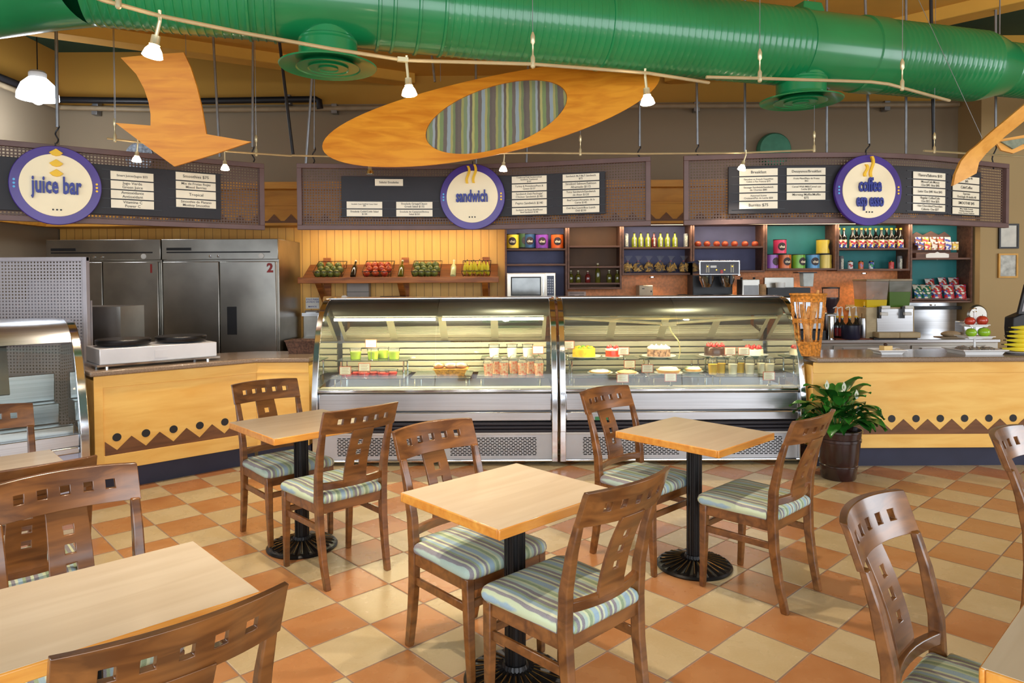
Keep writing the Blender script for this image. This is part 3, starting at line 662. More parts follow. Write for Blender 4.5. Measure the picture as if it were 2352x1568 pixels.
def menu_board(label, pts, z0, z1, panel, cols, mirror=None):
    f, L, P, LL = spline(pts)
    def s_of(px):       # arc length where the board crosses image column px
        best = min(range(201), key=lambda k: abs(P[k].x/P[k].y-(px-1176)*0.99/F_PX)); return LL[best]
    zz0 = (z0+z1)/2; o2, _, _ = f(L/2); org = Vector((o2.x, o2.y, zz0))
    t = thing('menu_board', label, 'menu board', org)
    def fn(off):
        def g(s, z, th):
            p, d, n = f(s); q = p+n*(off-th); return (q.x-org.x, q.y-org.y, z-zz0)
        return g
    ss = lin(0, L, 33)
    MB().plate([s for s in ss], [z0, z1], fn(0.0), 0.0).build('perforated_sheet', screen_brown, t)
    w_ = 0.042
    for a, b, nm in ((z1-w_, z1, 'frame_rail'), (z0, z0+w_, 'frame_rail')): MB().plate(ss, [a, b], fn(0.03), 0.05).build(nm, frame_brown, t, bev=0.003)
    for a, b in ((0, w_), (L-w_, L)): MB().plate([a, b], [z0+w_, z1-w_], fn(0.03), 0.05).build('frame_stile', frame_brown, t, bev=0.003)
    sa, sb, pz0, pz1 = s_of(panel[0]), s_of(panel[1]), panel[2], panel[3]
    MB().plate(lin(sa, sb, 25), [pz0, pz1], fn(0.055), 0.02).build('menu_panel', board_black, t, bev=0.003)
    for (px0, px1, ztop, rows, h, lines) in cols:
        a, b = s_of(px0), s_of(px1); z = ztop
        q = MB()
        for r in range(rows+1): q.plate(lin(a-0.06, b+0.06, 5), [z+0.004-r*h-0.004, z+0.004-r*h+0.002], fn(0.06), 0.005)
        q.build('strip_channel', black, t)
        for body in lines:
            if body is not None:
                st = MB().plate(lin(a, b, 5), [z-h+0.006, z-0.004], fn(0.064), 0.004).build('menu_strip', strip_cream, t)
                p, d, n = f((a+b)/2); p = p+n*0.0665
                rows_ = body.split('\n'); mx = max(len(r) for r in rows_)
                sz = min(0.034, (h-0.012)/len(rows_)*0.98, (b-a)*1.75/max(8, mx))
                text('lettering', body, sz, gray_letter, st, (p.x-org.x, p.y-org.y, z-h/2+0.001-zz0), (PI/2, 0, math.atan2(d.y, d.x)), ext=0.0003, bold=0.0001)
            z -= h
    return f, s_of
Z0, Z1 = 2.06, 2.655
def yz(py, Y): return EYE-(py-642)/F_PX*Y
fj, sj = menu_board('long perforated brown board with juice bar menu at left, running out of the frame', [(-4.6, 4.62), (-3.81, 5.2), (-2.24, 6.34)], Z0, Z1, (-150, 498, 2.135, 2.53), [
    (247, 344, 2.487, 4, 0.0755, ['Smart Juices/Jugos $55', 'Jugo Verde\nGreen Juice', 'Antioxidante\nAntioxidant', 'Vitamina C\nPower C']),
    (396, 486, 2.52, 4, 0.0755, ['Smoothies $75', 'Mix de Frutas Rojas\nMixed Berries', 'Tropical', 'Smoothie de Platano\nMonkey Smoothie'])])
fs_, ss_ = menu_board('perforated brown board with the sandwich and salad menu in the middle', [(-1.93, 6.33), (-0.36, 6.43), (1.206, 6.07)], Z0, Z1, (785, 1393, 2.17, 2.54), [
    (862, 927, 2.52, 1, 0.071, ['Salads/ Ensaladas']),
    (797, 880, 2.315, 2, 0.071, ['Ensalada Cesar Deli/Deli Caesar Salad\n$84', 'Ensalada Cobb/Cobb Salad\n$120']),
    (912, 994, 2.315, 2, 0.071, ['Ensalada Griega/Classic\nGreek Salad $132', 'Ensalada de Camaron/Shrimp\nSalad $150']),
    (1181, 1262, 2.53, 5, 0.0705, ['Traditional Deli Sandwich/Deli\nSandwich Traditional\n$147', 'Turkey & Provolone/Pavo &\nQueso $137', 'Sandwich Deli Pechuga/\nChicken Sandwich $140', 'Pepito Sandwich $140', 'Sandwich de Roast Beef/Roast\nBeef Sandwich $140']),
    (1299, 1382, 2.53, 5, 0.0700, ['Sandwich BLT/BLT Sandwich\n$75', 'Smoked Salmon/Salmon\nAhumado $115', 'Tuna Sandwich/Sandwich\nde Atun $120', 'Beef Lovers/Amantes de la\nCarne $145', 'Deli Box Lunch/Box Lunch\nDeli $230'])])
fc, sc_ = menu_board('perforated brown board with breakfast and coffee menu at right', [(1.484, 6.05), (2.45, 5.93), (3.42, 6.03), (4.64, 6.58)], Z0, Z1, (1676, 2247, 2.145, 2.545), [
    (1699, 1788, 2.525, 5, 0.0690, ['Breakfast', 'Pancakes or French Toast/Hot\nCakes o Pan Frances $75', 'Sausage Sandwich/Sandwich\nde Chorizo $80', 'Assorted Scone\nCroissant/Pan de Leche $50', 'Burrito $75']),
    (1808, 1894, 2.525, 4, 0.0690, ['Desayunos/Breakfast', 'Fruits Plate/Plato de Frutas\n$62', 'Cereal With Milk/Cereal con\nLeche $53', 'Morning Muffin/Muffin\n$75']),
    (2093, 2163, 2.505, 5, 0.0685, ['Flavors/Sabores $10', 'Mocca/Cafe Mocca\n12oz $45 16oz $45', 'Latte 12oz $40 16oz $45', 'Regular Coffee/Cafe\n12oz $22 16oz $25', 'Hot Chocolate/Chocolate\nCaliente 12oz $37']),
    (2180, 2241, 2.495, 5, 0.0690, ['Cappuccino 45\n$45', 'Cafe/Coffee', 'Espresso\n12oz/single 30 double 40', 'SMOOTHIE $45', 'Moka, Vainilla, Caramelo\nHazelnut, Cinnamon, Irish\nCrema, Amaretto, Frambuesa'])])

def round_sign(label, f, s, px, py, words, rad, top, ex=0.0):
    p, d, n = f(s(px)); p = p+n*(0.10+ex); z = yz(py, p.y)
    t = thing('round_sign', label, 'sign', (p.x, p.y, z), math.atan2(d.y, d.x))
    k = rad
    MB().lathe([(0, 0.02), (k, 0.02), (k, -0.005), (k-0.004, -0.01), (0, -0.01)], 64, axis='Y').build('disc_rim', purple, t)
    fc_ = MB().lathe([(0.79*k, -0.01), (0.79*k, -0.016), (0.785*k, -0.018), (0, -0.018)], 64, axis='Y').build('disc_face', cream, t)
    for m, mt, sx in ((-0.887, sky_dot, -1), (0.887, yellow, 1)):
        for r in (-1, 0, 1): MB().lathe([(0.028*k, -0.009), (0.028*k, -0.014), (0, -0.014)], 12, (m*k, 0, r*0.09*k), axis='Y').build('rim_dot', mt, t)
    for r in (-1, 0, 1): MB().lathe([(0.022*k, -0.017), (0.022*k, -0.022), (0, -0.022)], 12, (r*0.085*k, 0, -0.62*k), axis='Y').build('face_dot', black, t)
    for body, zz, sz, sx in words:
        text('sign_lettering', body, sz*k, blue_letter, t, (0, -0.028, zz*k), ext=0.008, bold=0.016*k, sx=sx, gap=1.02)
    if top == 'wedge':
        for zz in (0.80, 0.53, 0.28):
            pl = [(-0.15, 0.02), (0, 0.125), (0.15, 0.02), (0.08, -0.045), (0, -0.065), (-0.08, -0.045)]
            MB().prism([(a*k, (zz+b)*k) for a, b in pl], -0.035, -0.019 if zz < 0.7 else -0.01, lambda a, b, z: (a, z, b)).build('fruit_wedge', yellow, t, bev=0.002)
    else:
        for dx, z0_, z1_ in top:
            pts = [((dx+0.055*math.sin(u*PI*1.6+0.4)+0.04*u)*k, -0.027, (z0_+(z1_-z0_)*u)*k) for u in lin(0, 1, 14)]
            pts = pts[::-1]; q = MB(); w_ = 0.036*k
            poly = [(x-w_, z) for x, _, z in pts]+[(x+w_, z) for x, _, z in pts[::-1]]
            vs = []; fs = []
            for (x, y, z) in pts:
                for yy in (-0.034, -0.012):
                    vs += [(x-w_, yy, z), (x+w_, yy, z)]
            for i in range(len(pts)-1):
                a = 4*i; b = a+4
                fs += [(a, a+1, b+1, b), (a+2, b+2, b+3, a+3), (a, b, b+2, a+2), (a+1, a+3, b+3, b+1)]
            fs += [(0, 2, 3, 1), (len(vs)-4, len(vs)-3, len(vs)-1, len(vs)-2)]
            q.add(vs, fs); q.build('steam_curl', yellow, t)
    MB().tube([(0, 0.03, 0.9*k), (0, 0.03, k+0.03)], 0.005, 6).build('sign_hook', black, t)
    return t
round_sign('round purple and cream juice bar sign with yellow wedges', fj, sj, 124, 421, [('juice bar', -0.02, 0.60, 0.50)], 0.298, 'wedge')
round_sign('round purple and cream sandwich sign with two steam curls', fs_, ss_, 1091, 452, [('sandwich', 0.0, 0.50, 0.52)], 0.295, [(-0.14, 0.93, 0.40), (0.06, 0.97, 0.41)])
round_sign('round purple and cream coffee espresso sign', fc, sc_, 1986, 442, [('coffee', 0.13, 0.54, 0.50), ('esp esso', -0.30, 0.50, 0.46)], 0.293, [(-0.14, 0.72, 0.38), (0.03, 0.95, 0.37)])

# ------------------------------------------------------------------ chairs
def make_chair(label, loc, rz, group):
    t = thing('dining_chair', label, 'chair', loc, rz, group)
    def post(sx):
        pts = [(0.183, -0.225, 0), (0.188, -0.195, 0.14), (0.192, -0.172, 0.30), (0.195, -0.165, 0.45), (0.198, -0.172, 0.58), (0.201, -0.202, 0.72), (0.203, -0.2335, 0.822)]
        return MB().sweep([(x*sx, y, z) for x, y, z in pts], [0.030, 0.033, 0.036, 0.037, 0.036, 0.034, 0.030], [0.034, 0.038, 0.042, 0.044, 0.040, 0.032, 0.024])
    for sx in (-1, 1): post(sx).build('rear_leg', chair_wood, t, bev=0.005)
    for sx in (-1, 1): MB().sweep([(0.195*sx, 0.213, 0), (0.198*sx, 0.205, 0.2), (0.200*sx, 0.200, 0.436)], [0.028, 0.034, 0.040], [0.028, 0.034, 0.040]).build('front_leg', chair_wood, t, bev=0.005)
    yb = lambda x, z: -0.188-0.33*max(0, z-0.55)-0.06*max(0, z-0.55)**2
    holes = [(c-0.0145, c+0.0145, 0.862, 0.892) for c in (-0.136, -0.068, 0, 0.068, 0.136)]
    xs = sorted(set(lin(-0.222, 0.222, 17)+[h for a in holes for h in a[:2]])); xs = [x for i, x in enumerate(xs) if i == 0 or x-xs[i-1] > 0.002]
    MB().plate(xs, [0.815, 0.84, 0.862, 0.892, 0.92, 0.942], lambda x, z, th: (x, yb(x, z)-0.018+1.0*x*x+0.024-th, z-0.12*(x*x) if z > 0.93 else z), 0.022, holes).build('top_rail', chair_wood, t, bev=0.004)
    sh = [(-0.015, 0.015, c-0.015, c+0.015) for c in (0.750, 0.692, 0.632)]
    MB().plate([-0.062, -0.04, -0.015, 0.015, 0.04, 0.062], [0.53, 0.565, 0.617, 0.647, 0.677, 0.707, 0.735, 0.765, 0.80, 0.825], lambda x, z, th: (x*(1.0+0.10*(0.83-z)/0.3), yb(x, z)-0.012+0.4*x*x+0.006+0.012*math.sin(max(0, (z-0.53))/0.29*PI)-th, z), 0.013, sh).build('back_splat', chair_wood, t, bev=0.002)
    MB().plate(lin(-0.182, 0.182, 9), [0.505, 0.542], lambda x, z, th: (x, -0.192+0.9*x*x+0.01-th, z), 0.024).build('lower_rail', chair_wood, t, bev=0.004)
    q = MB(); q.prism([(-0.183, 0.218), (0.183, 0.218), (0.183, 0.196), (-0.183, 0.196)], 0.382, 0.442)
    q.prism([(-0.178, -0.155), (0.178, -0.155), (0.178, -0.177), (-0.178, -0.177)], 0.382, 0.442)
    for s in (-1, 1): q.prism([(0.211*s, 0.185), (0.19*s, 0.185), (0.183*s, -0.15), (0.205*s, -0.15)][::s], 0.382, 0.442)
    q.build('seat_frame', chair_wood, t, bev=0.003)
    for s in (-1, 1): MB().prism([(0.205*s, 0.19), (0.190*s, 0.19), (0.183*s, -0.162), (0.198*s, -0.162)][::s], 0.292, 0.326).build('side_stretcher', chair_wood, t, bev=0.003)
    MB().box((0, 0.203, 0.325), (0.365, 0.016, 0.032)).build('front_stretcher', chair_wood, t, bev=0.003)
    # cushion
    out = []
    def corner(cx, cy, r, a0):
        for a in lin(a0, a0+PI/2, 6): out.append((cx+r*math.cos(a), cy+r*math.sin(a)))
    corner(0.185, 0.20, 0.042, 0); corner(-0.185, 0.20, 0.042, PI/2); corner(-0.165, -0.178, 0.012, PI); corner(0.165, -0.178, 0.012, 1.5*PI)
    o2 = []
    for i, (x, y) in enumerate(out):    # notch around the posts
        o2.append((x, y))
        if i == 11: o2 += [(-0.216, -0.02), (-0.214, -0.142), (-0.172, -0.144)]
        if i == 17: o2 += []
    o2 += [(0.172, -0.144), (0.214, -0.142), (0.216, -0.02)]
    n = len(o2); vs = []; fs = []; lay = [(0.975, 0.436), (1.0, 0.446), (1.005, 0.458), (0.985, 0.472), (0.94, 0.481), (0.86, 0.486), (0.7, 0.490), (0.45, 0.493), (0.2, 0.494)]
    for k_, z in lay:
        for x, y in o2: vs.append((x*k_, 0.02+(y-0.02)*k_, z))
    for i in range(len(lay)-1):
        for j in range(n): fs.append((i*n+j, i*n+(j+1) % n, (i+1)*n+(j+1) % n, (i+1)*n+j))
    fs.append(tuple(reversed(range(n)))); fs.append(tuple((len(lay)-1)*n+j for j in range(n)))
    MB().add(vs, fs).build('seat_cushion', seat_fabric, t, ang=60)
    return t
GC = 'slatted wood dining chairs with striped seats'
c0 = make_chair('brown wooden chair behind the rear left table, backrest before the yellow counter', ij(1.975, 4.195), YAW+PI, GC)
CH = [
    (1.94, 3.49, 0, 'brown wooden chair in front of the rear left table, its back to the camera', 0.0),
    (1.932, 2.296, 1, 'brown wooden chair behind the centre table, its seat half under the table', 0.0),
    (1.87, 1.695, 0, 'large brown wooden chair in front of the centre table, its back to the camera', 0.0),
    (3.305, 2.405, 1, 'brown wooden chair left of the right table, backrest before the right display case', 0.0),
    (3.39, 1.735, 0, 'brown wooden chair right of the right table, its back to the plant pot', 0.0),
    (2.16, 0.47, 1, 'brown wooden chair at lower right with its seat under the cut-off table', 0.0),
    (3.60, 0.43, 1, 'brown wooden chair cut off by the right edge of the picture', 0.0),
    (0.525, 2.525, 1, 'brown wooden chair with shiny reflecting back rail behind the foreground left table', 0.0),
    (0.45, 3.32, 0, 'dark-looking wooden chair seen from behind at the far left table, overlapped by a shiny chair', 0.0),
    (0.49, 4.33, 1, 'wooden chair at the far left edge, back rail before the small left display case', 0.0),
    (0.463, 1.735, 0, 'brown wooden chair at bottom left, curved back rail across the foreground table edge', 0.0)]
for a, b, fl, lab, dr in CH: dup(c0, ij(a, b), YAW+(PI if fl else 0)+dr, lab, GC)

# ------------------------------------------------------------------ tables
def make_table(label, i, j, wi, wj, base=None, g='square pedestal tables'):
    t = thing('cafe_table', label, 'table', ij(i, j), YAW, g)
    MB().b2(-wi/2+0.004, wi/2-0.004, -wj/2+0.004, wj/2-0.004, 0.716, 0.7505).build('tabletop', laminate, t)
    q = MB(); e = 0.012
    for a, b, c, d in ((-wi/2, wi/2, -wj/2, -wj/2+e), (-wi/2, wi/2, wj/2-e, wj/2), (-wi/2, -wi/2+e, -wj/2+e, wj/2-e), (wi/2-e, wi/2, -wj/2+e, wj/2-e)): q.b2(a, b, c, d, 0.712, 0.7495)
    q.build('edge_band', edge_wood, t, bev=0.004)
    MB().lathe([(0.038, 0.05), (0.038, 0.69)], 20, (0, base or 0, 0)).build('table_column', black_metal, t)
    q = MB()
    for k in range(10):
        a = k/10*2*PI; q.tube([(0.037*math.cos(a), 0.037*math.sin(a)+(base or 0), 0.06), (0.037*math.cos(a), 0.037*math.sin(a)+(base or 0), 0.69)], 0.006, 6)
    q.build('column_flutes', black_metal, t)
    MB().box((0, 0, 0.702), (0.30, 0.06, 0.02)).box((0, 0, 0.702), (0.06, 0.30, 0.02)).build('top_bracket', black_metal, t, bev=0.003)
    # round base with radial ribs
    n = 72; vs = []; fs = []; pr = [(0.204, 0.0), (0.208, 0.008), (0.200, 0.018), (0.188, 0.022), (0.10, 0.040), (0.055, 0.052), (0.048, 0.070), (0.0, 0.070)]
    for r, z in pr:
        for k in range(n):
            zz = z+(0.006 if (k % 3 == 0 and 0.05 < r < 0.19) else 0)
            vs.append((r*math.cos(2*PI*k/n), r*math.sin(2*PI*k/n)+(base or 0), zz))
    for a in range(len(pr)-1):
        for k in range(n): fs.append((a*n+k, a*n+(k+1) % n, (a+1)*n+(k+1) % n, (a+1)*n+k))
    MB().add(vs, fs).build('table_base', black_metal, t, ang=12)
    q = MB()
    for k in range(24):
        a = k/24*2*PI+0.045; q.tube([(0.075*math.cos(a), 0.075*math.sin(a)+(base or 0), 0.0525), (0.178*math.cos(a), 0.178*math.sin(a)+(base or 0), 0.0295)], 0.0022, 4)
    q.build('base_ribs', M('worn_brass_ribs', (120, 88, 42), 0.4, 0.8, 0.2, 20), t)
    return t
make_table('square wooden-topped pedestal table at rear left before the left display case', 1.945, 3.915, 0.62, 0.62)
make_table('square wooden-topped pedestal table in the centre of the room', 1.905, 2.04, 0.645, 0.59, base=-0.03)
make_table('square wooden-topped pedestal table at right before the right display case', 3.385, 2.118, 0.585, 0.645)
make_table('pale foreground pedestal table at bottom left, largest tabletop in the picture', 0.43, 2.115, 0.74, 0.52)
make_table('pedestal table at the far left edge in front of the small left display case', 0.42, 3.89, 0.60, 0.60)
make_table('pedestal table cut off by the bottom right corner', 2.10, 0.105, 0.66, 0.59)

# ------------------------------------------------------------------ counters
def counter_front(name, label, L, flip=False, zz=(0.167, 0.282, 0.314, 0.408), dots=(), top=0.89, x_z0=0.07, x_z1=None, stile=True, teeth0=0.0):
    """local x along the front, y into the counter"""
    t = thing(name, label, 'counter')
    MB().b2(0, L, 0.0, 0.6, zz[0], top-0.03).build('counter_body', maple, t)
    MB().b2(0, L, -0.012, 0.0, 0.80, top).build('top_board', maple, t, bev=0.002)
    MB().b2(0, L, -0.012, 0.0, zz[0], zz[1]).build('bottom_board', maple, t, bev=0.002)
    MB().b2(0.0, L, 0.05, 0.6, 0.0, zz[0]).build('kick_plate', navy, t)
    x_z1 = x_z1 or L
    q = MB(); a = x_z0
    poly = [(a, zz[1]), (x_z1, zz[1])]; top_ = []
    x = dots[0] if dots else 0.1; P_ = 0.2035
    k = x-P_/2
    pts = []
    xx = k
    while xx < x_z1+P_:
        pts.append((xx, zz[3])); pts.append((xx+P_/2, zz[2])); xx += P_
    cl = []
    for (u, v), (u2, v2) in zip(pts, pts[1:]):
        if a <= u <= x_z1: cl.append((u, v))
        if u < a < u2 : cl.append((a, v+(v2-v)*(a-u)/(u2-u)))
        if u < x_z1 < u2: cl.append((x_z1, v+(v2-v)*(x_z1-u)/(u2-u)))
    poly = poly+[p for p in sorted(cl, key=lambda p: -p[0])]
    q.prism(poly, -0.004, 0.0, lambda p, r, s: (p, s, r)); q.build('zigzag_inlay', dark_inlay, t)
    for d in dots: MB().lathe([(0.031, -0.0008), (0.031, -0.003), (0, -0.003)], 24, (d, 0, 0.412), axis='Y').build('round_dot', M('black_round_inlay', (28, 26, 28), 0.5, 0, 0.05, 9), t)
    if stile: MB().b2(0, 0.06, -0.013, 0.0, zz[0], top).build('end_board', maple, t, bev=0.002)
    return t
# left counter: runs along the tile direction, then a short length square to the room
lc = counter_front('counter_cabinet', 'angled yellow wood counter at left with brown zigzag and black dots', 1.245, dots=[0.152+0.2045*k for k in range(5)], x_z1=1.19)
lc.location = ij(1.30, 5.95); lc.rotation_euler = (0, 0, YAW)
pc = ij(2.545, 5.95)
sc2 = thing('counter_cabinet', 'short yellow wood counter section beside the left display case', 'counter', (pc.x-0.004, pc.y+0.004, 0))
MB().b2(0, -1.77-pc.x, 0.0, 0.55, 0.167, 0.86).build('counter_body', maple, sc2)
MB().b2(0, -1.77-pc.x, -0.012, 0.0, 0.80, 0.89).build('top_board', maple, sc2, bev=0.002)
MB().b2(0, -1.77-pc.x, -0.012, 0.0, 0.167, 0.282).build('bottom_board', maple, sc2, bev=0.002)
MB().b2(0, -1.77-pc.x, 0.03, 0.55, 0, 0.167).build('kick_plate', navy, sc2)
a = ij(1.27, 5.915); b = ij(2.535, 5.915); b2 = ij(2.52, 6.6); a2 = ij(1.27, 6.6)
q = MB(); q.prism([(a.x, a.y), (b.x, b.y), (-1.76, b.y), (-1.76, b.y+0.62), (b2.x+0.25, b.y+0.62), (b2.x, b2.y), (a2.x, a2.y)], 0.892, 0.932)
tag(q.build('worktop', stone, bev=0.012, seg=3), 'grey-brown speckled worktop on the angled left counter', 'worktop')
rc = counter_front('counter_cabinet', 'long yellow wood counter at right with brown zigzag and black dots behind the plant', 3.4, dots=[(at(2048+55.75*k, 967, 5.87).x-2.53) for k in range(-2, 12) if at(2048+55.75*k, 967, 5.87).x-2.53 < 3.35], stile=False, x_z0=0.0)
rc.location = (2.53, 5.87, 0)
tag(MB().b2(2.54, 5.95, 5.815, 6.5, 0.892, 0.935).build('worktop', stone, bev=0.014, seg=3), 'grey-brown speckled worktop on the right counter', 'worktop')

# ------------------------------------------------------------------ glass display cases
prof = [(0.02, 0.60), (0.0, 0.655), (0.045, 0.88), (0.085, 1.02), (0.14, 1.16), (0.215, 1.275), (0.30, 1.355), (0.40, 1.405), (0.52, 1.43), (0.66, 1.435)]
tube_lit = M('lit_fluorescent_tube', (255, 250, 235), 0.3, emit=(255, 236, 196), es=14)
grille = perforated('case_grille', (198, 200, 204), (0.040, 0.0145), (0.72, 0.55), 0.4, 0.5, brick=True)
rubber = M('black_rubber_bumper', (38, 38, 48), 0.5, 0, 0.05, 8)
mirror_door = glass('door_glass', (150, 158, 140), 0.9, 0.10)
def display_case(label, W, loc, rz, lit, open_=False, k=1.0, tube=True):
    t = thing('display_case', label, 'display case', loc, rz)
    P_ = [(y, z) for y, z in prof]
    # end frames: thick bands following the glass line
    for x in (0.0, W-0.05):
        vs = []; fs = []; path = [(-0.02, 0.04), (-0.02, 0.30), (-0.04, 0.30), (-0.04, 0.58), (-0.028, 0.655)]+[(y-0.025, z+0.006) for y, z in P_[2:]]+[(0.85, 1.435)]
        inner = [(0.03, 0.04), (0.03, 0.30), (0.03, 0.31), (0.03, 0.58), (0.045, 0.66)]+[(y+0.035-0.02*(i > 4), z-0.02-0.006*i) for i, (y, z) in enumerate(P_[2:])]+[(0.85, 1.385)]
        for xx in (x, x+0.05):
            for p, r in zip(path, inner): vs += [(xx, p[0], p[1]), (xx, r[0], r[1])]
        n = len(path); o = 2*n
        for i in range(n-1):
            a = 2*i; fs += [(a, a+1, a+3, a+2), (o+a, o+a+2, o+a+3, o+a+1), (a, a+2, o+a+2, o+a), (a+1, o+a+1, o+a+3, a+3)]
        fs += [(0, o, o+1, 1), (2*n-2, 2*n-1, o+2*n-1, o+2*n-2)]
        MB().add(vs, fs).build('end_frame', chrome, t, bev=0.004)
    # side glass panes
    for x in (0.02, W-0.03):
        pl = P_+[(0.88, 1.40), (0.92, 0.72), (0.05, 0.66)]
        MB().prism(pl, x, x+0.006, lambda a, b, z: (z, a, b)).build('side_glass', g_case, t)
    MB().b2(0.03, W-0.03, 0.05, 0.95, 0.10, 0.62).build('case_body', steel, t)
    # curved front glass, two panes
    fr = [p for p in P_[1:9]]
    for a, b in ((0.05, W/2-0.003), (W/2+0.003, W-0.05)):
        vs = []; fs = []
        for xx in (a, b):
            for y, z in fr: vs.append((xx, y, z))
        n = len(fr)
        for i in range(n-1): fs.append((i, n+i, n+i+1, i+1))
        g = MB().add(vs, fs).build('front_glass', g_case, t, ang=80)
    MB().b2(0.05, W-0.05, -0.01, 0.035, 0.640, 0.662).build('glass_rail', chrome, t, bev=0.003)
    # canopy with lamp
    vs = []; fs = []; cp = [(0.86, 1.42), (0.50, 1.412), (0.40, 1.385), (0.33, 1.33), (0.31, 1.275), (0.33, 1.265), (0.42, 1.30), (0.86, 1.39)]
    for xx in (0.05, W-0.05):
        for y, z in cp: vs.append((xx, y+0.045, z))
    n = len(cp)
    for i in range(n): fs.append((i, (i+1) % n, n+(i+1) % n, n+i))
    fs += [tuple(reversed(range(n))), tuple(range(n, 2*n))]
    MB().add(vs, fs).build('canopy', canopy_steel, t)
    MB().b2(0.02, W-0.02, 0.48, 0.92, 1.425, 1.438).build('top_shelf', steel, t, bev=0.003)
    if tube:
        for a, b in (((0.10, W/2-0.03), (W/2+0.03, W-0.10)) if lit else ((0.10, W-0.1),)):
            MB().tube([(a, 0.37, 1.245), (b, 0.37, 1.245)], 0.013, 10).build('lamp_tube', tube_lit if lit else pale_metal, t)
        l = bpy.data.lights.new('case_light', 'AREA'); l.shape = 'RECTANGLE'; l.size = W-0.3; l.size_y = 0.03; l.energy = 44 if lit else 19; l.color = (1, 0.83, 0.52)
        o = bpy.data.objects.new('case_light', l); C.objects.link(o); o.parent = t; o.location = (W/2, 0.37, 1.222); o.rotation_euler = (math.radians(12), 0, 0)
    # inside: deck, back wall, shelves, sloped rear doors
    MB().b2(0.05, W-0.05, 0.12, 0.90, 0.56, 0.615).b2(0.05, W-0.05, 0.04, 0.12, 0.56, 0.672).build('display_deck', inner_steel, t, bev=0.006)
    q = MB(); 
    for z in (0.70, 0.76, 0.82, 0.88, 0.94): q.b2(0.05, W-0.05, 0.86, 0.90, z, z+0.05)
    q.build('rear_slats', inner_steel, t, bev=0.006)
    nd = 4; dw = (W-0.12)/nd
    def dr(a, b, z): return (a, 0.60+0.36*(1.26-b)/0.26*0.9+z, b)
    for j in range(nd):
        x0 = 0.06+j*dw; q = MB()
        for xa, xb in ((x0, x0+0.035), (x0+dw-0.035, x0+dw)): q.prism([(xa, 1.0), (xb, 1.0), (xb, 1.27), (xa, 1.27)], 0, 0.012, dr)
        q.prism([(x0, 1.0), (x0+dw, 1.0), (x0+dw, 1.03), (x0, 1.03)], 0, 0.012, dr)
        d = q.build('rear_door', inner_steel, t)
        MB().prism([(x0+0.03, 1.02), (x0+dw-0.03, 1.02), (x0+dw-0.03, 1.27), (x0+0.03, 1.27)], 0.003, 0.006, dr).build('door_pane', mirror_door, d)
    gs = glass('shelf_glass', (196, 226, 208), 0.8, 0.06)
    for (x0, x1, y0, y1, z) in ((0.10, W-0.1, 0.40, 0.72, 0.868), (0.10, W-0.1, 0.18, 0.68, 0.735)):
        for a, b in ((x0, W*0.36), (W*0.385, W*0.64), (W*0.665, x1)):
            if z > 0.8 and lit and a > x0: continue
            s_ = MB().b2(a, b, y0, y1, z-0.008, z).build('glass_shelf', gs, t)
            q = MB()
            for xx in (a+0.04, b-0.04):
                for yy in (y0+0.04, y1-0.04): q.lathe([(0.008, 0.615), (0.008, z-0.008)], 8, (xx, yy, 0))
            q.build('shelf_post', chrome, s_)
    # lower front
    q = MB(); q.b2(0.05, W-0.05, 0.0, 0.05, 0.475, 0.63); q.build('upper_front_panel', steel, t, bev=0.01)
    q = MB(); q.b2(0.05, W-0.05, -0.01, 0.05, 0.385, 0.468); q.build('lower_front_panel', steel, t, bev=0.012)
    q = MB()
    for z in (0.295, 0.325, 0.355): q.b2(0.05, W-0.05, -0.03, 0.05, z, z+0.026)
    q.build('bumper', rubber, t, bev=0.008)
    MB().b2(0.05, W-0.05, 0.0, 0.05, 0.272, 0.292).build('bumper_trim', white, t, bev=0.004)
    MB().b2(0.10, W-0.08, 0.05, 0.06, 0.07, 0.27).build('motor_recess', black, t)
    q = MB(); q.plate([0.05, 0.20, W*0.49, W*0.56, W-0.18, W-0.05], [0.055, 0.085, 0.245, 0.272], lambda x, z, th: (x, 0.03+th, z), 0.004, [(0.20, W*0.49, 0.085, 0.245), (W*0.56, W-0.18, 0.085, 0.245)]); q.build('front_grille', M('grille_white_metal', (206, 208, 212), 0.4, 0.4, 0.04, 4), t)
    q = MB(); q.plate([0.20, W*0.49], [0.085, 0.245], lambda x, z, th: (x, 0.032, z), 0); q.plate([W*0.56, W-0.18], [0.085, 0.245], lambda x, z, th: (x, 0.032, z), 0); q.build('grille_mesh', grille, t)
    MB().tube([(0.03, 0.03, 0.042), (W-0.03, 0.03, 0.042)], 0.014, 10).build('foot_bar', chrome, t)
    for x in (0.10, W-0.12):
        for y in (0.12, 0.85):
            q = MB(); q.lathe([(0.026, -0.02), (0.028, -0.015), (0.028, 0.015), (0.026, 0.02)], 16, (x, y, 0.028), axis='X'); q.box((x, y, 0.06), (0.05, 0.05, 0.03)); q.build('caster', rubber, t)
    return t
YC = 5.97
dcl = display_case('left curved-glass display case, brightly lit, holding green cups and fruit cups', 2.10, (-1.715, YC, 0), 0, True)
dcr = display_case('right curved-glass display case holding cakes', 2.10, (0.405, YC, 0), 0, False)
dcr_s = MB().b2(0.3, 0.42, -0.012, 0.0, 0.395, 0.425).build('green_sticker', M('green_sticker', (60, 130, 80), 0.5), dcr)
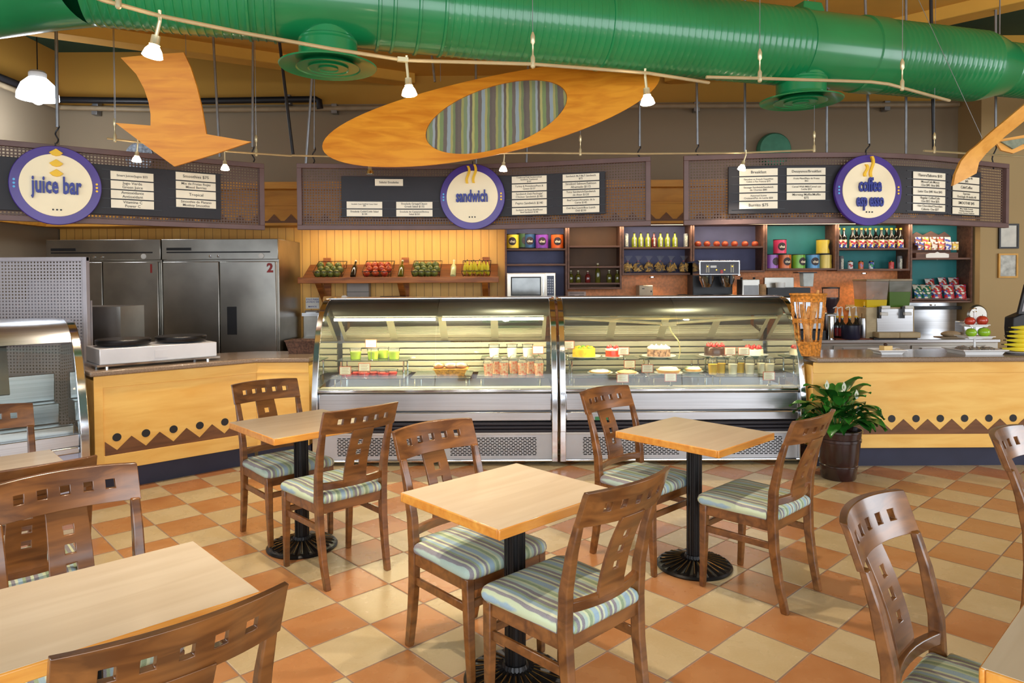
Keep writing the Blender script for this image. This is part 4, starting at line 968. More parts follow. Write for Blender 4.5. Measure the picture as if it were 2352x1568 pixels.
# fallen lamp strip and cord in the right case
MB().tube([(0.05, 0.37, 1.25), (0.95, 0.30, 1.20)], 0.012, 8).tube([(1.0, 0.30, 1.20), (2.0, 0.40, 1.252)], 0.012, 8).box((1.0, 0.30, 1.195), (0.13, 0.05, 0.03)).build('loose_lamp_strip', M('cream_strip', (222, 206, 160), 0.5), dcr)
MB().tube([(1.0, 0.31, 1.19), (1.03, 0.33, 1.12), (1.10, 0.36, 1.04), (1.13, 0.4, 0.95), (1.12, 0.42, 0.87)], 0.006, 6).build('lamp_cord', M('cream_cord', (216, 206, 150), 0.5), dcr)
# small left case: lower, angled with the left counter
def left_case():
    W = 1.9; p = ij(1.24-W, 5.83)
    t = thing('display_case', 'small empty curved-glass display case at the left edge', 'display case', p, YAW)
    pf = [(0.0, 0.50), (0.02, 0.60), (0.05, 0.72), (0.09, 0.86), (0.15, 1.02), (0.22, 1.14), (0.32, 1.24), (0.42, 1.29)]
    x = W-0.06; vs = []; fs = []
    path = [(-0.03, 0.03), (-0.03, 0.42)]+[(y-0.03, z+0.01) for y, z in pf]+[(0.75, 1.31)]; inner = [(0.03, 0.03), (0.03, 0.42)]+[(y+0.03, z-0.015) for y, z in pf]+[(0.75, 1.27)]
    for xx in (x, x+0.06):
        for a, b in zip(path, inner): vs += [(xx, *a), (xx, *b)]
    n = len(path); o = 2*n
    for i in range(n-1):
        a = 2*i; fs += [(a, a+1, a+3, a+2), (o+a, o+a+2, o+a+3, o+a+1), (a, a+2, o+a+2, o+a), (a+1, o+a+1, o+a+3, a+3)]
    fs += [(0, o, o+1, 1), (2*n-2, 2*n-1, o+2*n-1, o+2*n-2)]
    MB().add(vs, fs).build('end_frame', chrome, t, bev=0.006)
    MB().prism(pf+[(0.75, 1.27), (0.8, 0.56), (0.03, 0.5)], W-0.03, W-0.025, lambda a, b, z: (z, a, b)).build('side_glass', g_case, t)
    vs = []; fs = []
    for xx in (0, W-0.06):
        for y, z in pf[:6]: vs.append((xx, y, z))
    for i in range(5): fs.append((i, 6+i, 7+i, i+1))
    MB().add(vs, fs).build('front_glass', g_case, t, ang=80)
    vs = []; fs = []; hd = [(0.20, 1.155), (0.235, 1.21), (0.29, 1.26), (0.36, 1.295), (0.46, 1.315), (0.72, 1.32), (0.72, 1.29), (0.46, 1.28), (0.30, 1.22), (0.24, 1.15)]
    for xx in (0, W-0.06):
        for y, z in hd: vs.append((xx, y, z))
    n = len(hd)
    for i in range(n): fs.append((i, (i+1) % n, n+(i+1) % n, n+i))
    fs += [tuple(reversed(range(n))), tuple(range(n, 2*n))]
    MB().add(vs, fs).build('canopy', steel, t)
    MB().b2(0, W-0.06, 0.03, 0.8, 0.03, 0.42).build('case_body', M('blue_white_metal', (190, 194, 214), 0.35, 0.5, 0.05, 3), t)
    MB().b2(0, W-0.06, -0.012, 0.03, 0.36, 0.41).build('bumper', steel, t, bev=0.01)
    MB().b2(0, W-0.06, 0.0, 0.03, 0.41, 0.50).build('front_panel', steel, t, bev=0.006)
    q = MB(); q.b2(0, W-0.08, 0.06, 0.12, 0.48, 0.56); q.b2(0, W-0.08, 0.12, 0.55, 0.46, 0.50); q.b2(0, W-0.08, 0.55, 0.78, 0.50, 0.66); q.b2(0, W-0.08, 0.70, 0.8, 0.66, 0.88); q.build('display_deck', steel, t, bev=0.008)
    for x0 in (0.25, 0.85): 
        q = MB(); q.prism([(x0, 0.2), (x0+0.5, 0.2), (x0+0.5, 0.5), (x0, 0.5)], 0.50, 0.515); q.prism([(x0+0.02, 0.22), (x0+0.48, 0.22), (x0+0.48, 0.48), (x0+0.02, 0.48)], 0.515, 0.53); q.build('steel_pan', chrome, t, bev=0.006)
    MB().box((W-0.62, 0.55, 1.0), (0.10, 0.05, 0.5), 0, -0.35).build('rear_stile', dark_steel, t)
    MB().box((W-0.45, 0.6, 1.0), (0.10, 0.03, 0.5), 0, -0.35).build('rear_stile', dark_steel, t)
    MB().b2(0.05, W-0.1, 0.1, 0.75, 0.0, 0.03).build('foot_base', black, t)
left_case()
# tall perforated grey panel behind it
q = MB(); a = at(-60, 592, 5.9); b = at(193, 592, 5.9)
t = thing('perforated_screen', 'tall pale grey perforated metal screen behind the small left display case', 'screen', (a.x, 5.95, 0))
W = b.x-a.x; zt = at(100, 590, 5.9).z
perf_w = perforated('pale_perforated_steel', (196, 190, 194), 0.0275, 0.46, 0.5, 0.2)
MB().plate([0, W], [0, zt-0.01], lambda x, z, th: (x, 0, z), 0).build('perforated_sheet', perf_w, t)
pf_m = M('pale_grey_powder_coat', (196, 190, 196), 0.45, 0.1, 0.03, 6)
MB().b2(0, W, -0.02, 0.02, zt-0.035, zt).build('top_rail', pf_m, t, bev=0.003)
MB().b2(W-0.035, W, -0.025, 0.025, 0, zt).build('side_post', pf_m, t, bev=0.003)
MB().b2(0, W-0.04, 0.10, 0.12, 0.9, 1.44).build('rear_sheet', pf_m, t)
MB().b2(W-0.55, W-0.04, 0.06, 0.075, 1.1, 1.62).build('leaning_board', pf_m, t)
MB().b2(W-0.5, W-0.045, 0.05, 0.058, 1.0, 1.42).build('leaning_sheet', pf_m, t)
MB().b2(0.05, W+0.13, 0.25, 0.65, 0, 1.38).build('equipment_body', dark_steel, t)
# ------------------------------------------------------------------ refrigerators
def fridge(label, x0, x1, num, handle_px):
    Y = 8.0; W = x1-x0; H = 2.083; t = thing('upright_refrigerator', label, 'refrigerator', (x0, Y, 0))
    MB().b2(0, W, 0.03, 0.83, 0.10, H).build('cabinet_body', dark_steel, t, bev=0.004)
    MB().b2(0, W, -0.005, 0.03, 1.848, H).build('header_panel', dark_steel, t, bev=0.006)
    MB().b2(0.06, W-0.09, -0.012, -0.005, 1.925, 1.94).build('header_groove', black, t)
    MB().b2(0.06, 0.34, -0.014, -0.005, 1.955, 1.985).build('dark_nameplate', black, t)
    for a, b in ((0.02, W/2-0.004), (W/2+0.004, W-0.02)):
        d = MB().b2(a, b, -0.03, 0.03, 0.16, 1.825).build('door', dark_steel, t, bev=0.008)
        hx = a+0.08
        if handle_px and a > 0.1: MB().b2(hx, hx+0.11, -0.034, -0.028, 0.99, 1.31).build('recessed_handle', black, d, bev=0.004)
    for dx in (W*0.42, W*0.49): MB().lathe([(0.016, -0.006), (0.016, -0.016), (0, -0.018)], 14, (dx, 0, 1.885), axis='Y').build('hinge_cap', chrome, t)
    MB().lathe([(0.03, -0.006), (0.03, -0.016), (0.024, -0.018), (0, -0.016)], 20, (W-0.19, 0, 1.888), axis='Y').build('dial_thermometer', white, t)
    red = M('red_number', (150, 40, 36), 0.5, 0, 0.05, 8)
    if num == '2': text('number', '2', 0.14, red, t, (W-0.085, -0.034, 1.745), ext=0.001, bold=0.006)
    else: MB().b2(W-0.105, W-0.085, -0.036, -0.03, 1.70, 1.80).build('number', red, t)
    q = MB()
    for x in (0.08, W-0.08):
        for y in (0.1, 0.75): q.lathe([(0.03, 0.0), (0.03, 0.10)], 12, (x, y, 0))
    q.build('foot', black, t)
    return t
fridge('two-door steel refrigerator at far left with a red bar on its door', -5.32, -4.012, '1', True)
fridge('two-door steel refrigerator marked with a red number 2', -4.0, -2.67, '2', True)

# ------------------------------------------------------------------ back wall shelving
blue_back = M('slate_blue_back', (88, 88, 122), 0.6, 0, 0.08, 3)
teal_back = M('teal_back', (34, 122, 122), 0.6, 0, 0.08, 3)
brown_back = M('dark_brown_back', (96, 62, 30), 0.6, 0, 0.1, 3)
YF, YB = 8.55, 8.84
def zf(py): return yz(py, YF)
def xf(px): return at(px, 640, YF).x
def unit(label, pa, pb, ytop, ybot, shelves, back, bottom=True, board=0.022):
    x0, x1 = xf(pa), xf(pb); W = x1-x0; t = thing('shelf_unit', label, 'shelf', (x0, YF, zf(ybot)))
    zb = zf(ybot); H = zf(ytop)-zb
    for x in (0, W-board): MB().b2(x, x+board, 0, YB-YF, 0, H).build('side_panel', brown_wood, t, bev=0.002)
    MB().b2(board, W-board, YB-YF-0.012, YB-YF, 0, H).build('back_panel', back, t)
    for s in shelves: MB().b2(board, W-board, 0.004, YB-YF-0.012, zf(s)-zb-0.022, zf(s)-zb).build('shelf_board', brown_wood, t, bev=0.002)
    if bottom: MB().b2(board, W-board, 0.0, YB-YF, 0.0, 0.024).build('bottom_board', brown_wood, t, bev=0.002)
    MB().b2(board, W-board, 0.0, YB-YF, H-0.02, H).build('top_board', brown_wood, t)
    return t
unit('wall shelf unit with tea tins on top and the microwave below', 1160, 1303, 515, 697, [571, 606, 688], blue_back)
unit('dark brown wall shelf recess with a few oil bottles', 1304, 1428, 515, 665, [565, 612, 650], brown_back)
unit('blue-backed wall shelf unit with bottles over bags of chips', 1429, 1590, 515, 633, [569], blue_back)
unit('blue-backed wall shelf unit with a row of red fruit', 1591, 1757, 515, 628, [568], blue_back)
unit('teal-backed wall shelf unit with coloured tea tins', 1758, 1922, 515, 624, [], teal_back)
unit('teal-backed wall shelf unit with syrup bottles over drink cans', 1923, 2090, 515, 626, [574], teal_back)
unit('teal-backed wall shelf unit at right with boxed packets over snack bags', 2091, 2234, 515, 700, [597, 690], teal_back)

# tea tins
def tin(label, px, py_base, col, Y, r=0.078, h=0.178, grp='tea tins', turn=0.0, small=1.0):
    p = at(px, py_base, Y); t = thing('tea_tin', label, 'tin', (p.x, Y, p.z), 0, grp)
    m = M('tin_%d_%d_%d' % col, col, 0.35, 0.1, 0.05, 10, coat=0.2)
    MB().lathe([(r, 0.004), (r, h-0.006)], 28).build('tin_body', m, t)
    q = MB(); q.lathe([(r+0.002, h-0.008), (r+0.002, h), (r-0.005, h), (r-0.006, h-0.004), (0, h-0.004)], 28); q.build('tin_lid', black, t); MB().lathe([(r-0.004, 0), (r+0.001, 0.0), (r+0.001, 0.006)], 28).build('tin_base', black, t)
    # round dark label wrapped on the front
    q = MB(); n = 24; R = 0.05; c_ = Vector((0, 0, h*0.5))
    vs = [(0, -(r+0.0015), h*0.5)]; fs = []
    vs = []
    for rr in (0.0001, R*0.5, R):
        for k in range(n):
            a = 2*PI*k/n; u = rr*math.cos(a)/r+turn; vs.append((r*1.012*math.sin(u), -r*1.012*math.cos(u), h*0.5+rr*math.sin(a)))
    for i in range(2):
        for k in range(n): fs.append((i*n+k, i*n+(k+1) % n, (i+1)*n+(k+1) % n, (i+1)*n+k))
    lb = q.add(vs, fs).build('tin_label', M('dark_round_label', (52, 36, 40), 0.5, 0, 0.2, 60), t)
    if abs(turn) < 0.4: text('tin_lettering', 'chai', 0.042, M('cream_print', (236, 226, 200), 0.5, 0, 0.03, 8), lb, (math.sin(turn)*r, -r*1.03*math.cos(turn)-0.002, h*0.5-0.004), (PI/2, 0, turn), ext=0.001, bold=0.001)
    return t
YT = 8.66
tin('yellow tea tin at the left end of the top shelf', 1177, 571, (226, 194, 50), YT)
tin('dark green tea tin half hidden behind the yellow one, top shelf', 1200, 569, (48, 82, 38), 8.75, turn=0.5)
tin('dark blue tea tin behind the purple one, top shelf', 1217, 570, (44, 84, 128), 8.73)
tin('purple tea tin on the top shelf above the microwave', 1245, 571, (126, 60, 166), YT)
tin('orange tea tin at the right end of the shelf above the microwave', 1280, 571, (218, 96, 26), YT)
tin('violet tea tin at the left of the lower row on the teal shelf', 1772, 617, (146, 88, 178), YT, turn=0.45)
tin('orange tea tin in the lower row on the teal shelf', 1802, 617, (206, 104, 36), YT, turn=0.1)
tin('lime green tea tin in the lower row on the teal shelf', 1834, 617, (108, 170, 50), YT, turn=0.35)
tin('light blue tea tin in the lower row on the teal shelf', 1867, 617, (74, 140, 192), YT)
tin('yellow tea tin at the right of the lower row', 1895, 617, (206, 182, 80), YT, turn=1.4)
tin('pink tea tin stacked on the orange one, teal shelf', 1791, 583, (208, 60, 100), 8.66)
tin('yellow tea tin stacked on top at the right, teal shelf', 1890, 583, (212, 186, 60), 8.66, turn=1.1)

# bottles
def bottle(name, label, px, py, Y, h, r, mglass, grp, lab=None, capm=None, neck=0.42, tilt=0.0, cat='bottle'):
    p = at(px, py, Y); t = thing(name, label, cat, (p.x, Y, p.z), 0, grp)
    MB().lathe([(r*0.9, 0), (r, 0.006), (r, h*0.55), (r*0.85, h*0.64), (r*neck, h*0.74), (r*neck*0.85, h*0.93)], 18).build('bottle_body', mglass, t)
    MB().lathe([(r*neck, h*0.92), (r*neck, h), (0, h)], 12).build('bottle_cap', capm or black, t)
    if lab: MB().lathe([(r*1.015, h*0.1), (r*1.015, h*0.47)], 18).build('bottle_label', lab, t)
    if tilt: t.rotation_euler.x = tilt
    return t
oil = M('green_oil_glass', (150, 160, 30), 0.1, 0, 0.1, 6, coat=0.5)
darkred = M('dark_red_glass', (110, 32, 30), 0.1, 0, 0.1, 6, coat=0.5)
darkgl = M('dark_bottle_glass', (34, 30, 22), 0.08, 0, 0.1, 6, coat=0.5)
amberg = M('olive_dark_glass', (84, 80, 24), 0.08, 0, 0.1, 6, coat=0.5)
pale_lab = M('pale_bottle_label', (206, 204, 186), 0.6, 0, 0.25, 60)
for k, (px, c) in enumerate([(1457, 0), (1472, 0), (1488, 0), (1502, 1), (1517, 0), (1533, 0), (1550, 0)]):
    b = bottle('oil_bottle', '%s salad oil bottle, number %s from the left of the upper bottle row' % (('red-brown' if c else 'green'), ['one', 'two', 'three', 'four', 'five', 'six', 'seven'][k]), px, 569, 8.64, 0.19, 0.034, darkred if c else oil, 'salad oil bottles', None)
    MB().b2(-0.009, 0.009, -0.037, -0.034, 0.02, 0.12).build('bottle_label', pale_lab, b)
for px, l_ in ((1439, 'slim clear jar with printed label at the left end of the oil row'), (1575, 'slim clear jar with printed label at the right end of the oil row')):
    p = at(px, 569, 8.64); t = thing('glass_jar', l_, 'jar', (p.x, 8.64, p.z)); MB().lathe([(0.027, 0), (0.027, 0.165), (0.022, 0.175), (0, 0.175)], 16).build('jar_body', M('greyish_glass', (120, 124, 128), 0.15, 0, 0.1, 6), t)
    MB().b2(-0.016, 0.016, -0.031, -0.026, 0.02, 0.15).build('jar_label', pale_lab, t)
for k, (px, h, m_) in enumerate([(1311, .15, amberg), (1328, .15, amberg), (1350, .145, darkred), (1373, .24, amberg), (1399, .155, amberg), (1418, .155, amberg)]):
    bottle('oil_bottle', ['first', 'second', 'third, reddish', 'fourth and tallest', 'fifth', 'last'][k]+' dark oil bottle from the left in the brown recess', px, 649, 8.62, h, 0.033, m_, 'bottles in the brown recess', None, M('clear_stopper', (190, 180, 150), 0.3))
syr = M('dark_syrup_bottle', (30, 24, 22), 0.15, 0, 0.1, 8, coat=0.4)
def sticker(name, cols):
    m = bpy.data.materials.new(name); m.use_nodes = True; t = NT(m); b = t.n['Principled BSDF']; tc = t.new('ShaderNodeTexCoord'); mp = t.new('ShaderNodeMapping'); mp.inputs['Scale'].default_value = (22, 22, 30); t.link(tc.outputs['Object'], mp.inputs[0])
    v = t.new('ShaderNodeTexVoronoi'); v.inputs['Scale'].default_value = 1.6; t.link(mp.outputs[0], v.inputs['Vector']); sp = t.new('ShaderNodeSeparateColor'); t.link(v.outputs['Color'], sp.inputs[0])
    cr = t.new('ShaderNodeValToRGB'); cr.color_ramp.interpolation = 'CONSTANT'; e = cr.color_ramp.elements; e[0].color = (*s2l(cols[0]), 1); e[1].color = (*s2l(cols[1]), 1); e[1].position = 1/len(cols)
    for k, c in enumerate(cols[2:]): z = e.new((k+2)/len(cols)); z.color = (*s2l(c), 1)
    t.link(sp.outputs[0], cr.inputs[0]); t.link(cr.outputs[0], b.inputs['Base Color']); b.inputs['Roughness'].default_value = 0.4; return m
syl = sticker('syrup_label', [(230, 226, 210), (190, 40, 60), (210, 200, 70), (40, 60, 150), (230, 226, 210)])
for k, (px, Y) in enumerate([(1927, 8.62), (1938, 8.66), (1958, 8.62), (1978, 8.62), (1998, 8.62), (2024, 8.62), (2047, 8.62), (2068, 8.62), (1967, 8.74), (1988, 8.74), (2011, 8.74), (2036, 8.74), (2058, 8.74)]):
    b = bottle('syrup_bottle', 'dark syrup bottle with a colourful label, %s' % (['leftmost at the front', 'second at the front', 'third at the front', 'fourth at the front', 'fifth at the front', 'sixth at the front', 'seventh at the front', 'rightmost at the front', 'first in the rear row', 'second in the rear row', 'third in the rear row', 'fourth in the rear row', 'last in the rear row'][k]), px, 574, Y, 0.27, 0.036, syr, 'syrup bottles on the teal shelf', syl, yellow)
def can(label, px, py, cols, h=0.123, r=0.031, name='drink_can', Y=8.64, lid=chrome, cat='can', grp='drink cans'):
    p = at(px, py, Y); t = thing(name, label, cat, (p.x, Y, p.z), 0, grp)
    m = sticker('can_%d_%d' % (px, py), cols)
    MB().lathe([(r*0.8, 0), (r, 0.008), (r, h-0.014)], 20).build('can_body', m, t)
    MB().lathe([(r, h-0.014), (r*0.84, h), (r*0.8, h-0.003), (0, h-0.003)], 20).build('can_lid', lid, t); return t
can('white and red drink can below the syrup bottles', 1953, 622, [(232, 228, 224), (226, 222, 220), (196, 50, 46)])
can('orange drink can below the syrup bottles', 1977, 622, [(210, 90, 40), (226, 130, 60), (180, 120, 160)])
can('blue and green drink can below the syrup bottles', 2001, 622, [(30, 60, 160), (220, 226, 230), (30, 150, 80)])
can('red drink can below the syrup bottles at right', 2047, 622, [(206, 50, 46), (226, 110, 96), (206, 50, 46)])
for px, l_ in ((1932, 'clear slim glass left of the white drink can'), (2066, 'clear slim glass right of the red drink can')):
    p = at(px, 622, 8.64); t = thing('water_bottle', l_, 'bottle', (p.x, 8.64, p.z)); MB().lathe([(0.027, 0), (0.03, 0.01), (0.03, 0.17), (0.024, 0.185), (0, 0.185)], 16).build('bottle_body', MATS['greyish_glass'], t)
    MB().b2(-0.014, 0.014, -0.034, -0.029, 0.02, 0.15).build('bottle_label', pale_lab, t)

# bags of chips
def chip_bag(label, px, py, Y, k, grp):
    p = at(px, py, Y); t = thing('snack_bag', label, 'bag', (p.x, Y, p.z), 0, grp)
    rnd = random.Random(px); q = MB()
    for i in range(26):
        a = rnd.random()*2*PI; z = rnd.random(); rr = math.sqrt(1-(2*z-1)**2*0.8)*0.05
        R = Matrix.Rotation(rnd.random()*3, 3, 'X') @ Matrix.Rotation(rnd.random()*3, 3, 'Y')
        c = Vector((rr*math.cos(a), rr*0.8*math.sin(a), 0.02+z*0.09)); s_ = 0.03
        q.add([c+R @ Vector((-s_, -s_*0.6, 0)), c+R @ Vector((s_, -s_*0.6, 0.004)), c+R @ Vector((0, s_, 0.006)), c+R @ Vector((0, 0, -0.005))], [(0, 1, 2), (0, 3, 1), (1, 3, 2), (2, 3, 0)])
    q.build('tortilla_chips', M('toasted_chips', (236, 192, 104), 0.7, 0, 0.15, 30), t)
    q = MB(); q.lathe([(0.03, 0), (0.055, 0.012), (0.064, 0.05), (0.055, 0.09), (0.025, 0.125), (0.010, 0.138), (0.012, 0.145), (0.03, 0.175), (0.05, 0.205)], 12)
    for v in q.v:
        if v.z > 0.15: v.y *= 0.3; v.x += 0.01*rnd.random()
    q.build('clear_wrapper', g_clear, t)
    MB().lathe([(0.012, 0.136), (0.014, 0.14), (0.012, 0.145)], 10).build('bag_tie', M('pink_tie', (210, 120, 130), 0.5), t)
for k, px in enumerate((1442, 1466, 1490, 1516, 1541, 1570)):
    chip_bag('clear bag of tortilla chips, %s from the left on the lower shelf' % ['first', 'second', 'third', 'fourth', 'fifth', 'sixth'][k], px, 625.5, 8.66, 1, 'clear bags of tortilla chips')
# red fruit row
def fruit(name, label, c, r, mats, grp=None, sz=1.0, R=None, cat='fruit', stem=True):
    t = thing(name, label, cat, c, 0, grp)
    q = MB(); q.sphere((0, 0, r*sz), r, 14, 10, sz)
    for v in q.v: v.z -= 0.18*r*sz*max(0, 1-((v.x**2+v.y**2)/r**2)*8)*(1 if v.z > r*sz else 0)
    q.build('fruit_skin', mats, t)
    if stem: MB().tube([(0, 0, 2*r*sz*0.9), (0.003, 0, 2*r*sz+0.008)], 0.002, 5).build('fruit_stem', M('brown_stem', (84, 58, 30), 0.8), t)
    return t
peach = M('red_yellow_mango', (150, 30, 28), 0.4, 0, 0.1, 14, rgb2=(172, 84, 36))
for k, px in enumerate((1603, 1624, 1646, 1665, 1687, 1711, 1734)):
    p = at(px, 567.5, 8.64); fruit('red_mango', 'red round fruit, %s from the left above the coffee machine' % ['first', 'second', 'third', 'fourth', 'fifth', 'sixth', 'seventh'][k], (p.x, p.y, p.z), 0.041, peach, 'red fruit on the blue shelf', 0.95)

# boxed packets
p = at(2152, 596, 8.6); t = thing('display_tray', 'dark wooden tray with white plaque holding small packets', 'tray', (p.x, 8.6, p.z))
MB().b2(-0.27, 0.25, -0.02, 0.14, 0, 0.085).build('tray_box', brown_wood, t, bev=0.004)
q = MB(); pl = [(-0.14, -0.02), (-0.09, -0.035), (-0.03, -0.035), (0, -0.05), (0.03, -0.035), (0.09, -0.035), (0.14, -0.02), (0.14, 0.02), (0.09, 0.035), (0.03, 0.035), (0, 0.05), (-0.03, 0.035), (-0.09, 0.035), (-0.14, 0.02)]
q.prism([(x-0.01, z+0.045) for x, z in pl], -0.028, -0.02, lambda a, b, z: (a, z, b)); q.build('white_plaque', white, t)
q = MB(); q.prism([(-0.27, 0.085), (0.25, 0.085), (0.25, 0.29), (0.17, 0.35), (0.10, 0.31), (0, 0.36), (-0.1, 0.31), (-0.18, 0.35), (-0.27, 0.29)], 0.13, 0.14, lambda a, b, z: (a, z, b)); q.build('tray_back', brown_wood, t)
pk = [(60, 70, 170), (226, 196, 60), (150, 90, 60), (200, 60, 70), (210, 200, 190), (200, 150, 60)]
for k in range(11):
    row = k // 6; px = (2106+k*16.5) if row == 0 else (2108+(k-6)*17)
    if row == 0: px = 2114+k*16.0
    p2_ = at(px, 573 if row == 0 else 562, 8.6+row*0.04+0.01)
    t = thing('snack_packet', 'small coloured packet standing in the dark tray, %s in the %s row' % (['first', 'second', 'third', 'fourth', 'fifth', 'sixth'][k % 6], ['front', 'back'][row]), 'packet', (p2_.x, p2_.y, p2_.z), 0, 'small packets in the dark tray')
    MB().box((0, 0, 0.045), (0.075, 0.02, 0.10)).build('packet_box', sticker('packet_%d' % k, [pk[k % 6], pk[(k+2) % 6], (230, 225, 210), pk[k % 6]]), t, bev=0.003)
# crinkled snack bags
def crisp_bag(label, px, py, Y, cols, rz, rx=-0.25):
    p = at(px, py, Y); t = thing('crisp_bag', label, 'bag', (p.x, Y, p.z), rz, 'crisp bags on the lower right shelf')
    xs, zs = lin(-0.065, 0.065, 9), lin(0, 0.19, 11); vs = []; fs = []
    for s_ in (-1, 1):
        for z in zs:
            for x in xs:
                u = (x/0.065); w_ = (z/0.19*2-1); th = 0.032*math.sqrt(max(0, 1-u*u))*math.sqrt(max(0, 1-w_**4)); th += 0.003*math.sin(x*180+z*60)*(1 if abs(u) < 0.9 else 0)
                vs.append((x*(1-0.12*(1-w_*w_)), s_*th+z*rx*-1, z))
    n = 9
    for s_ in (0, 1):
        o = s_*99
        for i in range(10):
            for j in range(8):
                f = (o+i*n+j, o+i*n+j+1, o+(i+1)*n+j+1, o+(i+1)*n+j); fs.append(f if s_ == 0 else f[::-1])
    MB().add(vs, fs).build('bag_pouch', sticker('crisp_%d_%d' % (px, py), cols), t)
rd = [(176, 26, 40), (196, 40, 56), (60, 90, 170), (210, 210, 200), (176, 26, 40), (150, 60, 40)]; gn = [(20, 96, 66), (30, 110, 84), (60, 110, 180), (214, 210, 190), (210, 130, 40), (20, 96, 66)]
for k, (px, py, Y, c, rz) in enumerate([(2112, 689, 8.60, gn, 0.2), (2129, 689, 8.58, gn, -0.2), (2153, 689, 8.58, rd, -0.15), (2182, 689, 8.57, rd, -0.1), (2208, 689, 8.57, rd, -0.25), (2140, 675, 8.72, rd, 0.1), (2170, 672, 8.73, rd, 0.3), (2194, 672, 8.73, rd, -0.1)]):
    crisp_bag('%s crinkled snack bag, %s' % ('green' if c is gn else 'red', ['leftmost in front', 'second in front', 'third in front', 'fourth in front', 'rightmost in front', 'left one behind', 'middle one behind', 'right one behind'][k]), px, py, Y, c, rz)

# ------------------------------------------------------------------ fruit ledge
LX0, LX1 = at(683, 640, 8.35).x, at(1146, 640, 8.35).x; LZ = yz(633, 8.35)
t = thing('fruit_ledge', 'rustic pine wall ledge with a sloped back carrying fruit baskets', 'shelf', (LX0, 8.35, LZ-0.08))
W = LX1-LX0
MB().b2(0, W, 0, 0.07, 0.0, 0.075).build('front_beam', shelf_wood, t, bev=0.006)
MB().prism([(0.05, 0.03), (0.47, 0.235), (0.47, 0.20), (0.07, 0.0)], 0.02, W-0.02, lambda a, b, z: (z, a, b)).build('sloped_board', wood('dark_rustic_board', (134, 76, 34), (92, 48, 22), 0.5, 2.5, (1, 10, 10)), t)
for px in (741, 925, 1115):
    x = at(px, 640, 8.6).x-LX0
    MB().b2(x-0.045, x+0.045, 0.455, 0.485, -0.28, 0.32).build('wall_cleat', shelf_wood, t, bev=0.003)
    MB().prism([(0.03, 0.0), (0.13, 0.0), (0.47, -0.26), (0.47, -0.33)], x-0.035, x+0.035, lambda a, b, z: (z, a, b)).build('support_bracket', shelf_wood, t, bev=0.004)
wire = M('black_basket_wire', (24, 26, 26), 0.4, 0.5, 0.05, 9)
def ledge_pt(px, v):  # point on the sloped board, v 0..1 upwards
    x = at(px, 630, 8.5).x; return Vector((x, 8.41+0.40*v, LZ-0.045+0.195*v))
SL = math.atan2(0.205, 0.42)
def basket(label, pa, pb):
    x0, x1 = at(pa, 630, 8.45).x, at(pb, 630, 8.45).x; W_ = x1-x0
    t = thing('wire_basket', label, 'basket', ((x0+x1)/2, 8.435, LZ-0.03), 0, 'black wire fruit baskets'); t.rotation_euler.x = SL
    h = W_/2; hb = h*0.9
    q = MB()
    top = [(-h, 0, 0.10), (h, 0, 0.10), (h, 0.30, 0.10), (-h, 0.30, 0.10)]; bot = [(-hb, 0.02, 0.01), (hb, 0.02, 0.01), (hb, 0.28, 0.01), (-hb, 0.28, 0.01)]
    q.tube(top, 0.004, 6, close=True); q.tube(bot, 0.003, 6, close=True)
    for k in range(4): q.tube([top[k], bot[k]], 0.003, 5)
    for k in range(1, 9):
        a = -h+k*2*h/9; b_ = -hb+k*2*hb/9; q.tube([(a, 0, 0.10 if k % 8 == 1 else 0.06), (b_, 0.02, 0.01), (b_, 0.28, 0.01), (a, 0.30, 0.10)], 0.0015, 4)
    q.tube([(-h, 0.0, 0.055), (h, 0.0, 0.055)], 0.0018, 4); q.build('wire_frame', wire, t)
    return t, W_
avoc = M('avocado_skin', (112, 118, 50), 0.35, 0, 0.2, 18, bump=0.2, coat=0.2); mang = M('ripe_mango_skin', (160, 34, 26), 0.35, 0, 0.1, 12, rgb2=(186, 92, 36), coat=0.2); ban = M('banana_peel', (240, 212, 44), 0.5, 0, 0.06, 8, rgb2=(206, 200, 50)); bantip = M('banana_tip', (70, 60, 24), 0.8)
def fill(t, W_, what, n, mt, nm, labf, grp):
    R0 = Matrix.Rotation(SL, 3, 'X'); k = 0
    for row in range(3):
        cnt = n[row]
        for c in range(cnt):
            lx = -W_/2*0.78+W_*0.78*(c+0.5*(row % 2)*0.6)/max(1, cnt-0.5); p_ = Vector((lx, 0.05+row*0.085, 0.055+0.012*row)); wp = Vector(t.location)+R0 @ p_
            f = thing(nm, labf(k), 'fruit', wp, 0, grp); q = MB(); q.sphere((0, 0, 0), 0.043, 14, 10, 1.2, 1.0, 0.95)
            for v in q.v: v.x *= 1-0.12*(v.z/0.05)
            q.build('fruit_skin', mt, f); MB().tube([(0, 0, 0.048), (0, 0, 0.056)], 0.004, 5).build('fruit_stem', MATS['brown_stem'], f)
            f.rotation_euler = (0.9+0.3*math.sin(k*2.1), 0.3*math.cos(k*1.7), 0.4*math.sin(k*3.3)); k += 1
ordn = ['first', 'second', 'third', 'fourth', 'fifth', 'sixth', 'seventh', 'eighth', 'ninth', 'tenth', 'eleventh', 'twelfth', 'thirteenth']
rows3 = ['front row', 'middle row', 'rear row']
def lf(s, n):
    def g(k):
        r = 0
        while k >= n[r]: k -= n[r]; r += 1
        return '%s, %s from the left in the %s' % (s, ordn[k], rows3[r])
    return g
b1, w1 = basket('black wire basket of green avocados at the left end of the ledge', 722, 788)
b2_, w2 = basket('black wire basket of red mangoes on the ledge', 834, 900)
b3, w3 = basket('black wire basket of green avocados in the middle of the ledge', 946, 1012)
b4, w4 = basket('black wire basket of bananas at the right end of the ledge', 1061, 1127)
